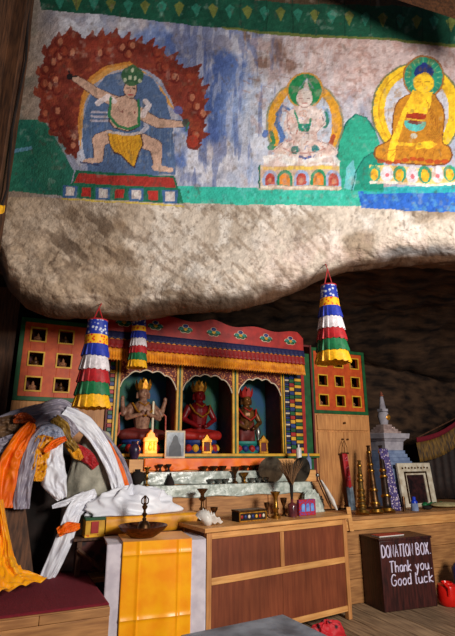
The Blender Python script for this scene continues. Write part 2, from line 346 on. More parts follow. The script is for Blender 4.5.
# ---- figure 1 : dancing deity in flames
CUR = 1
o1 = (0, 0); s1 = 1.978
fl = [(150, 318), (128, 290), (100, 250), (82, 222), (76, 170), (84, 130), (98, 92), (128, 68), (170, 76), (215, 68), (265, 80), (310, 95), (350, 125), (392, 150), (405, 190), (404, 240), (398, 280), (382, 293), (368, 282), (374, 250), (345, 215), (335, 190), (320, 160), (290, 140), (255, 128), (215, 135), (180, 160), (168, 190), (160, 230), (158, 270)]
for i in range(1, 17):
    x, y = fl[i]; cx, cy = 240, 210; dx, dy = x-cx, y-cy; q = math.hypot(dx, dy); dx /= q; dy /= q
    for k in (-1, 0, 1):
        bx = x+k*13*(-dy)-dx*14; by = y+k*13*dx-dy*14; L_ = 11+5*((i*3+k) % 3)
        stroke([(bx, by), (bx+dx*L_*.6-2, by+dy*L_*.6), (bx+dx*L_+3, by+dy*L_-7)], [22, 15, 4], (124, 46, 32), .9, o1, s1)
poly(fl, (128, 48, 34), .95, o1, s1)
wash(ss(.5, .68, n3)*(idm == 1), (160, 78, 48), .5)
wash(ss(.5, .68, n2)*(idm == 1), (92, 32, 24), .6)
poly([(160, 300), (168, 200), (185, 168), (222, 142), (258, 134), (296, 150), (322, 176), (338, 205), (350, 222), (330, 205), (312, 165), (288, 145), (255, 122), (212, 130), (176, 154), (160, 190), (154, 250)], (222, 150, 60), .8, o1, s1)
random.seed(3)
for i in range(34):
    t = random.uniform(.5, 16); a = Vector(fl[int(t)]+(0,)); b = Vector(fl[min(int(t)+1, 16)]+(0,)); p = a.lerp(b, t-int(t)); q = Vector((240, 215, 0)); p = p.lerp(q, random.uniform(.02, .22))
    cx, cy = p.x, p.y
    stroke(arc(cx, cy, 9, 11, random.uniform(0, 90), random.uniform(200, 330), 7), [3, 4, 4, 4, 3, 3, 2, 2], (96, 26, 22), .7, o1, s1)
    elp(cx+2, cy, 5, 7, random.choice([(176, 100, 70), (150, 66, 44), (196, 130, 100)]), .75, o1, s1)
poly([(176, 345), (164, 300), (164, 240), (176, 190), (210, 150), (258, 138), (300, 155), (328, 192), (342, 250), (348, 345)], (80, 102, 140), .95, o1, s1, smooth=0)
for i in range(24): x = 172+i*7.5; stroke([(x, 330-random.random()*20), (x+3, 190+abs(x-255)*.5)], 2, random.choice([(60, 86, 140), (150, 170, 196)]), .35, o1, s1)
poly([(150, 338), (200, 340), (345, 348), (354, 378), (140, 366)], (22, 96, 66), .95, o1, s1); poly([(156, 343), (342, 352), (348, 372), (146, 361)], (172, 48, 42), .95, o1, s1)
poly([(134, 362), (356, 374), (362, 404), (122, 390)], (30, 104, 80), .95, o1, s1)
for i in range(7): x = 138+i*33; cc = [(160, 180, 214), (176, 44, 38)][i % 2]; poly([(x-15, 366+i*1.6), (x+15, 367+i*1.6), (x+14, 391+i*1.9), (x-14, 391+i*1.8)], (66, 96, 150) if i % 2 == 0 else (24, 96, 70), .9, o1, s1); poly([(x-9, 369+i*1.6), (x+9, 370+i*1.6), (x+9, 387+i*1.9), (x-9, 387+i*1.8)], cc if i % 2 else (204, 190, 186), .95, o1, s1); elp(x, 378+i*1.7, 4, 5, cc if i % 2 else (214, 206, 200), .95, o1, s1)
stroke([(122, 393), (240, 400), (362, 408)], 3, (206, 176, 60), .8, o1, s1)
o2 = (55, 60); s2 = 2.844; SK = (208, 168, 146); LN = (70, 44, 42)
for dy in (0, 12, 24): stroke([(104, 148+dy), (150, 150+dy)], 6, (200, 186, 196), .8, o2, s2)
stroke([(246, 140), (262, 190), (240, 215)], 12, (206, 196, 206), .8, o2, s2)
stroke([(170, 118), (112, 90), (58, 52)], [34, 28, 20], LN, .9, o2, s2); stroke([(170, 118), (112, 90), (58, 52)], [31, 25, 17], SK, .95, o2, s2)
stroke([(236, 150), (292, 178), (362, 182)], [34, 28, 18], LN, .9, o2, s2); stroke([(236, 150), (292, 178), (362, 182)], [31, 25, 15], SK, .95, o2, s2)
stroke([(154, 218), (126, 228), (124, 282)], [40, 42, 26], LN, .9, o2, s2); stroke([(154, 218), (126, 228), (124, 282)], [37, 39, 23], SK, .95, o2, s2)
stroke([(128, 284), (84, 290)], [18, 14], SK, .95, o2, s2); stroke([(70, 292), (124, 300)], 5, (56, 60, 96), .8, o2, s2)
stroke([(244, 226), (286, 246), (290, 296)], [40, 40, 24], LN, .9, o2, s2); stroke([(244, 226), (286, 246), (290, 296)], [37, 37, 21], SK, .95, o2, s2)
stroke([(286, 304), (328, 312)], [20, 15], SK, .95, o2, s2)
poly([(168, 108), (150, 135), (152, 175), (168, 195), (205, 205), (240, 192), (244, 140), (232, 112), (200, 100)], LN, .9, o2, s2); poly([(170, 110), (153, 136), (155, 174), (170, 192), (205, 202), (237, 190), (241, 140), (230, 114), (200, 103)], SK, .95, o2, s2)
stroke([(120, 122), (150, 104), (168, 118)], 16, (232, 214, 214), .9, o2, s2); stroke([(250, 158), (268, 128), (258, 118)], 15, (232, 214, 214), .9, o2, s2)
stroke([(158, 108), (154, 160), (178, 188), (208, 196), (240, 186), (238, 115)], 8, (44, 118, 72), .92, o2, s2)
stroke([(176, 132), (186, 148), (198, 140)], 2, (150, 100, 90), .8, o2, s2); elp(192, 148, 2.5, 4, (120, 60, 56), .8, o2, s2); elp(226, 150, 2.5, 4, (120, 60, 56), .8, o2, s2); stroke([(206, 160), (207, 186)], 1.6, (150, 100, 90), .8, o2, s2)
poly([(150, 205), (200, 212), (246, 208), (252, 240), (240, 272), (226, 308), (206, 294), (186, 272), (166, 264), (156, 240)], LN, .9, o2, s2); poly([(153, 208), (200, 215), (243, 211), (248, 240), (236, 270), (224, 303), (208, 290), (188, 268), (169, 260), (159, 240)], (222, 160, 40), .95, o2, s2)
for k in range(6): stroke([(165+k*13, 218), (172+k*11, 240), (185+k*8, 270)], 2, (170, 100, 26), .6, o2, s2)
stroke([(150, 204), (200, 212), (246, 206)], 7, (206, 190, 186), .9, o2, s2)
elp(214, 84, 21, 27, LN, .9, o2, s2); elp(214, 84, 19, 25, SK, .95, o2, s2); elp(220, 46, 32, 27, (54, 92, 58), .92, o2, s2); elp(220, 28, 14, 14, (60, 98, 64), .9, o2, s2)
for a, b in ((198, 56), (212, 50), (228, 52), (242, 60), (220, 30)): elp(a, b, 5, 6, (196, 200, 170), .9, o2, s2)
stroke([(202, 80), (210, 79)], 3, (40, 30, 40), .9, o2, s2); stroke([(220, 80), (228, 82)], 3, (40, 30, 40), .9, o2, s2); stroke([(213, 84), (214, 92)], 2, (150, 90, 80), .9, o2, s2); stroke([(206, 99), (222, 100)], 3.5, (170, 50, 46), .9, o2, s2)
elp(42, 46, 9, 10, (26, 20, 24), .95, o2, s2); stroke([(38, 30), (44, 44), (62, 46)], 4, (30, 22, 26), .9, o2, s2); elp(372, 178, 11, 12, (64, 66, 60), .9, o2, s2); elp(350, 142, 13, 12, (92, 92, 150), .9, o2, s2); stroke([(380, 176), (372, 200)], 5, (60, 110, 80), .9, o2, s2); elp(392, 232, 15, 18, (158, 52, 36), .9, o2, s2)
# ---- green hill beside the second figure
CUR = 6
poly([(334, 190), (336, 165), (339, 142), (346, 122), (356, 114), (367, 118), (375, 131), (382, 150), (384, 192)], (38, 158, 128), .95)
stroke([(336, 165), (339, 142), (346, 122), (356, 114), (367, 118), (375, 131)], 1.5, (12, 92, 84), .8)
poly([(352, 190), (356, 172), (364, 158), (374, 152), (384, 160), (384, 190)], (26, 132, 112), .9); poly([(344, 188), (347, 168), (353, 160), (357, 176), (354, 190)], (120, 190, 206), .8)
stroke([(352, 190), (356, 172), (364, 158), (374, 152)], 1.2, (10, 84, 78), .8)
# ---- figure 2 : white deity
CUR = 2
o3 = (250, 60); s3 = 4.55
elp(248, 290, 178, 196, (132, 130, 92), .8, o3, s3); elp(248, 290, 168, 190, (222, 156, 44), .95, o3, s3); elp(248, 296, 124, 172, (182, 190, 210), .95, o3, s3)
elp(250, 138, 84, 84, (196, 140, 50), .95, o3, s3); elp(250, 138, 75, 76, (24, 124, 74), .95, o3, s3)
PKW = (214, 196, 190)
stroke([(140, 230), (120, 290), (150, 350), (130, 400)], [16, 26, 22, 14], (54, 92, 160), .8, o3, s3); stroke([(95, 330), (110, 370), (90, 400), (140, 400)], 18, (30, 120, 84), .85, o3, s3)
stroke([(345, 230), (355, 270), (340, 300)], 20, (26, 110, 90), .85, o3, s3); stroke([(380, 350), (350, 420)], 22, (160, 60, 50), .8, o3, s3); stroke([(330, 370), (300, 410)], 20, (210, 216, 226), .8, o3, s3); elp(70, 335, 14, 20, (70, 100, 170), .8, o3, s3)
poly([(195, 215), (170, 250), (165, 300), (190, 330), (200, 370), (300, 370), (305, 330), (330, 300), (325, 250), (300, 215), (250, 200)], PKW, .95, o3, s3, smooth=1)
stroke([(180, 240), (160, 300), (190, 340)], 22, PKW, .95, o3, s3); stroke([(318, 240), (335, 290), (290, 330)], 22, PKW, .95, o3, s3)
poly([(100, 415), (150, 370), (230, 360), (270, 365), (350, 375), (400, 420), (330, 450), (170, 450)], PKW, .95, o3, s3, smooth=1)
elp(248, 172, 36, 44, PKW, .96, o3, s3); stroke([(256, 130), (258, 85)], [26, 5], (206, 196, 196), .95, o3, s3)
for p in (((205, 230), (215, 270), (225, 320), (262, 322), (275, 265)),): stroke(p, 9, (30, 128, 92), .9, o3, s3)
poly([(220, 290), (272, 285), (266, 326), (230, 326)], (22, 132, 104), .9, o3, s3); elp(206, 410, 20, 20, (24, 106, 96), .9, o3, s3); elp(296, 404, 18, 18, (24, 106, 110), .9, o3, s3); stroke([(228, 440), (250, 452), (272, 440)], 13, (44, 72, 140), .9, o3, s3)
stroke([(170, 250), (165, 300), (190, 345)], 3, (110, 70, 80), .7, o3, s3); stroke([(325, 250), (338, 292), (300, 332)], 3, (110, 70, 80), .7, o3, s3)
stroke(arc(248, 172, 36, 44, 20, 160, 10), 3, (130, 84, 84), .7, o3, s3); stroke([(104, 416), (150, 376), (200, 362)], 3, (120, 80, 84), .7, o3, s3); stroke([(300, 362), (350, 378), (398, 420)], 3, (120, 80, 84), .7, o3, s3)
stroke([(222, 128), (236, 112), (258, 84), (276, 112), (288, 130)], 5, (120, 128, 160), .7, o3, s3)
stroke([(120, 250), (150, 210), (180, 225)], 12, (44, 84, 150), .7, o3, s3); stroke([(330, 215), (360, 240), (366, 280)], 12, (150, 170, 214), .7, o3, s3); stroke([(150, 400), (190, 420), (240, 425), (300, 420), (345, 400)], 5, (150, 96, 90), .6, o3, s3)
random.seed(9)
for i in range(110): x = random.uniform(165, 335); y = random.uniform(215, 440); stroke([(x, y), (x+random.uniform(-14, 14), y+random.uniform(-3, 18))], random.uniform(2, 6), random.choice([(190, 130, 110), (200, 150, 130), (160, 90, 80), (238, 232, 230), (120, 130, 170)]), .6, o3, s3)
for q in (232, 266): stroke([(q-7, 172), (q+7, 172)], 3.5, (110, 70, 70), .8, o3, s3)
stroke([(240, 195), (258, 195)], 4, (180, 70, 66), .8, o3, s3)
poly([(60, 440), (130, 425), (250, 452), (380, 430), (412, 460), (408, 482), (62, 484)], (220, 214, 212), .93, o3, s3)
poly([(40, 490), (50, 478), (410, 478), (414, 590), (40, 592)], (200, 176, 150), .9, o3, s3); poly([(58, 484), (408, 482), (408, 498), (58, 500)], (222, 186, 80), .9, o3, s3)
for i, x in enumerate((92, 160, 236, 312, 380)):
    cc = [(150, 172, 214), (30, 134, 92)][i % 2]; ic = [(176, 60, 46), (226, 130, 50)][i % 2]
    poly([(x-35, 572)]+arc(x, 540, 35, 42, 180, 360, 12)+[(x+35, 572)], cc, .95, o3, s3); poly([(x-23, 570)]+arc(x, 545, 23, 32, 180, 360, 12)+[(x+23, 570)], ic, .95, o3, s3)
    elp(x, 550, 10, 12, (206, 150, 110), .7, o3, s3)
stroke([(42, 580), (412, 582)], 10, (222, 214, 196), .9, o3, s3); stroke([(45, 480), (42, 580)], 8, (24, 90, 70), .9, o3, s3)
# ---- figure 3 : golden buddha
CUR = 3
o4 = (355, 40); s4 = 4.24
elp(262, 300, 192, 206, (104, 112, 70), .85, o4, s4); elp(262, 300, 184, 198, (244, 196, 40), .96, o4, s4); elp(262, 305, 136, 160, (196, 196, 214), .96, o4, s4)
stroke(arc(262, 300, 160, 178, 100, 300, 30), 5, (196, 140, 30), .7, o4, s4)
elp(290, 158, 88, 92, (150, 96, 50), .9, o4, s4); elp(290, 158, 80, 84, (34, 138, 112), .96, o4, s4)
for i in range(20): a = i*18; stroke([(290+58*math.cos(math.radians(a)), 158+60*math.sin(math.radians(a))), (290+74*math.cos(math.radians(a)), 158+78*math.sin(math.radians(a)))], 4, (150, 190, 130), .6, o4, s4)
RB = (196, 130, 34); GL = (248, 200, 44)
poly([(240, 225), (195, 245), (165, 290), (155, 350), (150, 420), (90, 450), (84, 500), (150, 520), (250, 532), (380, 530), (412, 500), (405, 455), (372, 430), (382, 360), (378, 290), (352, 250), (330, 225)], (112, 62, 26), .9, o4, s4, smooth=1)
poly([(240, 228), (198, 248), (170, 292), (160, 350), (155, 422), (96, 452), (92, 495), (150, 514), (250, 526), (376, 524), (404, 498), (398, 458), (368, 432), (376, 360), (372, 292), (348, 254), (328, 228)], RB, .96, o4, s4, smooth=1)
poly([(245, 215), (330, 220), (318, 280), (296, 330), (230, 330), (222, 300), (200, 380), (170, 470), (164, 515), (138, 515), (140, 465), (170, 380), (205, 290)], GL, .96, o4, s4)
poly([(150, 440), (200, 430), (260, 440), (250, 450), (180, 448)], GL, .95, o4, s4); poly([(262, 440), (320, 425), (350, 440), (320, 460), (256, 466)], GL, .95, o4, s4)
for i in range(11): stroke([(300+i*8, 250+i*12), (320+i*5, 330+i*8), (300+i*4, 400+i*3)], 2.2, (140, 78, 24), .55, o4, s4)
for i in range(8): stroke([(110+i*36, 500), (140+i*32, 470), (190+i*24, 462)], 2.2, (140, 74, 24), .6, o4, s4)
for i in range(9): elp(110+i*34, 512+6*math.sin(i*1.1), 17, 9, (176, 60, 28), .75, o4, s4)
poly([(210, 345)]+arc(255, 345, 45, 44, 180, 0, 12), (84, 190, 190), .95, o4, s4); poly([(218, 318)]+arc(258, 325, 42, 22, 180, 0, 10)+[(300, 312), (258, 306)], (156, 44, 26), .95, o4, s4); stroke([(224, 338), (292, 340)], 7, (230, 190, 60), .9, o4, s4); elp(254, 350, 28, 8, (120, 34, 28), .8, o4, s4)
elp(250, 408, 14, 12, (206, 206, 196), .9, o4, s4)
elp(290, 136, 40, 34, (30, 44, 110), .96, o4, s4); elp(292, 110, 14, 14, (34, 50, 120), .95, o4, s4); elp(290, 182, 42, 44, (206, 160, 40), .95, o4, s4); elp(290, 184, 39, 40, GL, .96, o4, s4)
stroke([(266, 178), (282, 179)], 2.6, (120, 84, 30), .8, o4, s4); stroke([(298, 179), (314, 178)], 2.6, (120, 84, 30), .8, o4, s4); stroke([(284, 206), (297, 206)], 3, (190, 90, 40), .8, o4, s4); stroke([(290, 184), (289, 196)], 2, (190, 140, 40), .8, o4, s4)
poly([(60, 530), (150, 530), (270, 545), (420, 535), (424, 600), (520, 600), (500, 612), (70, 605)], (226, 196, 120), .95, o4, s4)
for i, x in enumerate(range(84, 500, 53)):
    y = 556+abs(i-3)*-2+8; cc = [(44, 150, 120), (214, 206, 214)][i % 2]; ic = [(240, 180, 40), (206, 100, 110)][i % 2]
    elp(x, y+8, 27, 36, cc, .95, o4, s4); elp(x, y+12, 16, 26, ic if i % 2 == 0 else (222, 206, 214), .95, o4, s4)
    if i % 2: elp(x, y+14, 9, 10, ic, .9, o4, s4)
stroke([(70, 603), (300, 612), (500, 610)], 12, (232, 222, 210), .95, o4, s4)
CUR = 0
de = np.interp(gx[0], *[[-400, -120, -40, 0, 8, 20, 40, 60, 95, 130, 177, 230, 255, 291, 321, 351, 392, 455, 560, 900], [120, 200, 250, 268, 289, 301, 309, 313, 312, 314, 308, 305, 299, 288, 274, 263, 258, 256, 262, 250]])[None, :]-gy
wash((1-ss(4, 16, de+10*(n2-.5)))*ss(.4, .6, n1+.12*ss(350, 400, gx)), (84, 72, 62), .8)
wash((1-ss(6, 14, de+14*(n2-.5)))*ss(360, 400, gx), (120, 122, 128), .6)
# wear over everything
f2m = (idm == 2)*1.0; wash(f2m*ss(.5, .66, n3), (186, 140, 128), .4)
wash(((idm == 3)*1.0)*ss(.55, .7, n3), (160, 96, 30), .3)
wash(ss(.64, .78, fbm(gx/7, gy/7, 5, 21))*(gy < 210), (186, 172, 164), .32)
wash(ss(.66, .8, fbm(gx/4, gy/6, 4, 33)), (96, 78, 66), .35)
cv[:] *= (.86+.28*fbm(gx/3, gy/3, 3, 44))[..., None]
cv = np.clip(cv/255, 0, 1); lincv = np.where(cv <= .04045, cv/12.92, ((cv+.055)/1.055)**2.4)

# ------------------------------------------------------------------ painted boulder
def edge_y(px):
    return np.interp(px, [-400, -120, -40, 0, 8, 20, 40, 60, 95, 130, 177, 230, 255, 291, 321, 351, 392, 455, 560, 900],
                     [120, 200, 250, 268, 289, 301, 309, 313, 312, 314, 308, 305, 299, 288, 274, 263, 258, 256, 262, 250])
pxs = np.concatenate([np.linspace(-330, -20, 45)[:-1], np.arange(-20, 476, .8), np.linspace(476, 800, 48)[1:]])
base = np.concatenate([np.linspace(-130, -20, 24)[:-1], np.arange(-20, 240, .8)])
nb = len(base); nlow = 96; ncurl = 34
rows = nb+nlow+ncurl; colsn = len(pxs)
PXg = np.repeat(pxs[None, :], rows, 0); PYg = np.zeros((rows, colsn)); ey = edge_y(pxs)
ycut = np.minimum(240, ey-30)
for r in range(nb): PYg[r] = np.where(True, base[r]*1.0, 0)*1.0
sc_ = (ycut+20)/260.0
for r in range(nb):
    if base[r] > -20: PYg[r] = -20+(base[r]+20)*sc_
for r in range(nlow): PYg[nb+r] = ycut+(ey-ycut)*(r+1)/nlow
PYg[nb+nlow:] = ey
YP = 3.0
dx = (PXg-227.5)/F; dz = (318-PYg)/F
ry = math.cos(PITCH)-dz*math.sin(PITCH); rzz = math.sin(PITCH)+dz*math.cos(PITCH)
ry = np.maximum(ry, .18)
Ypl = YP+0*PXg; t_ = Ypl/ry
GX = dx*t_; GZ = H+rzz*t_; GY = Ypl.copy()
GY += .05*GX                                                    # the face turns a little to the right
low = ss(150, 300, PYg+(270-np.repeat(ey[None, :], rows, 0)))
# noise relief
amp = .010+.05*low
amp = .004+.03*low
rel = (fbm(GX*1.3, GZ*1.3, 3, 50)-.5)*.16+amp*(ridge(GX*3+GZ*1.5+fbm(GX*3, GZ*3, 3, 60), GZ*5-GX, 3, 61)-.5)*1.5+(ridge(GX*11+GZ*6, GZ*14-GX*5, 3, 64)-.5)*.016*low+(fbm(GX*26, GZ*26, 3, 62)-.5)*.011*(.45+low)
GY += rel
# belly rounding near the lip
tl = np.clip((PYg-(np.repeat(ey[None, :], rows, 0)-34))/34, 0, 1)
GY[:nb+nlow] += (.16*tl[:nb+nlow]**2.5)
t_ = GY/ry; GX = dx*t_; GZ = H+rzz*t_; GX[nb+nlow:] = GX[nb+nlow-1]
YE = GY[nb+nlow-1].copy(); ZE = GZ[nb+nlow-1].copy()
for r in range(ncurl):
    q = (r+1)/ncurl; i = nb+nlow+r
    GY[i] = YE+.62*q+.02*(fbm(GX[i]*9, q*9+0*GX[i], 4, 71)-.5); GZ[i] = ZE+.16*q**1.6-.03*math.sin(math.pi*min(q*2, 1))+.07*(ridge(GX[i]*3, q*4+0*GX[i], 4, 70)-.5)*min(1, q*3)
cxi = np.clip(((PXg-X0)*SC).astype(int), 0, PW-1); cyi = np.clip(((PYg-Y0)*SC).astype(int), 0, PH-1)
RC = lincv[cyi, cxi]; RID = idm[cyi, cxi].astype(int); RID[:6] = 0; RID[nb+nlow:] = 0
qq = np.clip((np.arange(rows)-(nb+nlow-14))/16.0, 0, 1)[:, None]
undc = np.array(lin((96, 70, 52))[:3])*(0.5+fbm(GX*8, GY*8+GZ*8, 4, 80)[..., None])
under_mix = np.clip(qq*1.0+(fbm(GX*6, GZ*6, 4, 81)-.5)*1.2*(qq > 0)*(qq < 1), 0, 1)[..., None]  # blend to a darker brown from the lip onto the underside
RC = RC*(1-under_mix)+undc*under_mix
V = np.stack([GX, GY, GZ], -1)
# grid normals
du = np.gradient(V, axis=1); dv = np.gradient(V, axis=0); nr = np.cross(dv, du); nr /= np.linalg.norm(nr, axis=-1, keepdims=True)+1e-12
rm = bpy.data.materials.new('painted_plaster'); rm.use_nodes = True; nt = rm.node_tree; b = nt.nodes['Principled BSDF']; b.inputs['Roughness'].default_value = .8; b.inputs['Specular IOR Level'].default_value = .25
at = nt.nodes.new('ShaderNodeAttribute'); at.attribute_name = 'paint'; nt.links.new(at.outputs['Color'], b.inputs['Base Color'])
tcn = nt.nodes.new('ShaderNodeTexCoord'); nz = nt.nodes.new('ShaderNodeTexNoise'); nz.inputs['Scale'].default_value = 75; nz.inputs['Detail'].default_value = 8
bp = nt.nodes.new('ShaderNodeBump'); bp.inputs['Strength'].default_value = .5; bp.inputs['Distance'].default_value = .012
nt.links.new(tcn.outputs['Object'], nz.inputs['Vector']); nt.links.new(nz.outputs['Fac'], bp.inputs['Height']); nt.links.new(bp.outputs[0], b.inputs['Normal'])
def sheet(name, V, nr, colr, keep, material, parent=None, flip=False):
    R_, K_ = V.shape[:2]; idx = np.arange(R_*K_).reshape(R_, K_)
    q = np.stack([idx[:-1, :-1], idx[:-1, 1:], idx[1:, 1:], idx[1:, :-1]], -1)[keep]
    if nr is not None: q = q[:, ::-1]
    used, inv = np.unique(q.ravel(), return_inverse=True)
    me = bpy.data.meshes.new(name); me.vertices.add(len(used)); me.vertices.foreach_set('co', V.reshape(-1, 3)[used].astype(np.float32).ravel())
    nf = len(q); me.loops.add(nf*4); me.loops.foreach_set('vertex_index', inv.astype(np.int32).ravel())
    me.polygons.add(nf); me.polygons.foreach_set('loop_start', (np.arange(nf)*4).astype(np.int32)); me.polygons.foreach_set('loop_total', np.full(nf, 4, np.int32))
    me.polygons.foreach_set('use_smooth', np.ones(nf, bool)); me.update(calc_edges=True)
    if colr is not None:
        a = me.color_attributes.new('paint', 'FLOAT_COLOR', 'POINT'); c4 = np.ones((len(used), 4), np.float32); c4[:, :3] = colr.reshape(-1, 3)[used]; a.data.foreach_set('color', c4.ravel())
    if nr is not None: me.normals_split_custom_set_from_vertices(nr.reshape(-1, 3)[used].astype(np.float32).tolist())
    me.materials.append(material); o = bpy.data.objects.new(name, me); C.objects.link(o)
    if parent: o.parent = parent
    return o
FID = RID[:-1, :-1]
if float(nr[rows//2, colsn//2, 1]) > 0: nr = -nr
boulder = thing('painted_boulder', 'huge pale overhanging boulder above the shrine, its face painted with deities', 'boulder', (0, 3, 2.2), 0)
V0 = V-np.array([0, 3, 2.2])
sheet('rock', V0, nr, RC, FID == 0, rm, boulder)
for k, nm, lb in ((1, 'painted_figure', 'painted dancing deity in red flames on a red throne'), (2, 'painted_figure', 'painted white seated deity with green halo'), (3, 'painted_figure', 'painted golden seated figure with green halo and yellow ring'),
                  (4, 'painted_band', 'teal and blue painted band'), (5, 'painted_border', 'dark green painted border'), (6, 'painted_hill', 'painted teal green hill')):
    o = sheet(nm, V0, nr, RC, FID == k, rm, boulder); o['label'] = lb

# ------------------------------------------------------------------ cave: ceiling and walls behind
cx_ = np.linspace(-4.2, 4.6, 230); cs = np.linspace(0, 1, 210)
CXg, CSg = np.meshgrid(cx_, cs)
BD = 5.15                                                      # depth of the cave wall
wallY = (BD+CXg*math.sin(A25))/math.cos(A25)
wallY = np.maximum(wallY, 4.3)
yst = 3.35+.05*CXg
ze_w = np.interp(cx_, GX[nb+nlow-1], ZE)[None, :]+.14
Zc = 2.78
s1_ = np.clip(CSg/.5, 0, 1); s2_ = np.clip((CSg-.5)/.5, 0, 1)
CY = yst+(wallY-yst)*s1_+.25*s2_**.7
hi = ze_w+(Zc-ze_w)*ss(0, .35, s1_)
rt = ss(1.2, 2.4, CXg)
CZ = hi-(.25+.25*rt)*ss(.55, 1, s1_)-(hi+.3-.35)*s2_
CY -= rt*.5*np.sin(np.pi*np.clip((CSg-.35)/.6, 0, 1))
nn1 = ridge(CXg*.9+CZ*.5, CY*.8+CZ*1.3, 5, 90)-.5; nn2 = fbm(CXg*5, CY*3+CZ*5, 5, 91)-.5
CZ += (nn1*.22+nn2*.07)*(1-s2_)*ss(0, .12, s1_); CY += (nn1*.3+nn2*.09)*s2_
sheet('wall_back', np.stack([CXg, CY, CZ], -1), None, None, np.ones((209, 229), bool), DARKROCK, flip=False)['kind'] = 'structure'
# floor boards run from the entrance to the shrine
fb = MB(); 
for i in range(-22, 26):
    s0 = i*.19; fb.box(s0+.003, s0+.187, -1.5, 5.2, -.04, random.uniform(-.004, 0))
fb.box(-4.4, 5.1, -1.6, 5.3, -.08, -.041)
struct(fb.build('floor', FLOORW, bevel=.004, rz=A25, loc=(0, 0, 0)))
# wooden wall at the left, reaching up the boulder
lw = MB()
for i in range(11):
    y0 = .55+i*.215; lw.box(-1.72-.012*(i % 3), -1.62, y0, y0+.208, 0, 5.6)
lw.box(-1.64, -1.53, 2.78, 2.92, 0, 5.6)
struct(lw.build('wall_left', OLDW, bevel=.004))
cb = MB(); cb.tube([atY(30, -20, 2.84), atY(26, 60, 2.83), atY(12, 130, 2.82), atY(7, 190, 2.8), atY(-10, 240, 2.8)], .009, 6)
tag(cb.build('black_cable', BLACKISH), 'black cable running down along the left wooden post', 'cable')
rb_ = MB(); a = atY(330, -22, 2.72); b_ = atY(520, 40, 2.55)
d_ = (b_-a)
for k in range(3):
    up_ = Vector((0, -.16*k, .02*k))
    rb_.add([tuple(a+up_), tuple(b_+up_), tuple(b_+up_+Vector((0, -.155, .01))), tuple(a+up_+Vector((0, -.155, .01))), tuple(a+up_+Vector((0, 0, .5))), tuple(b_+up_+Vector((0, 0, .5))), tuple(b_+up_+Vector((0, -.155, .5))), tuple(a+up_+Vector((0, -.155, .5)))],
            [(3, 2, 1, 0), (4, 5, 6, 7), (0, 1, 5, 4), (1, 2, 6, 5), (2, 3, 7, 6), (3, 0, 4, 7)])
tag(rb_.build('roof_beam', OLDW), 'dark brown timber roof beam crossing the top right in front of the mural', 'beam')

# ------------------------------------------------------------------ shrine furniture (local x = U, y = N)
DS = 4.12; DB = 3.66
def frame_at(px, D, z=0): return onDz(px, D, z)
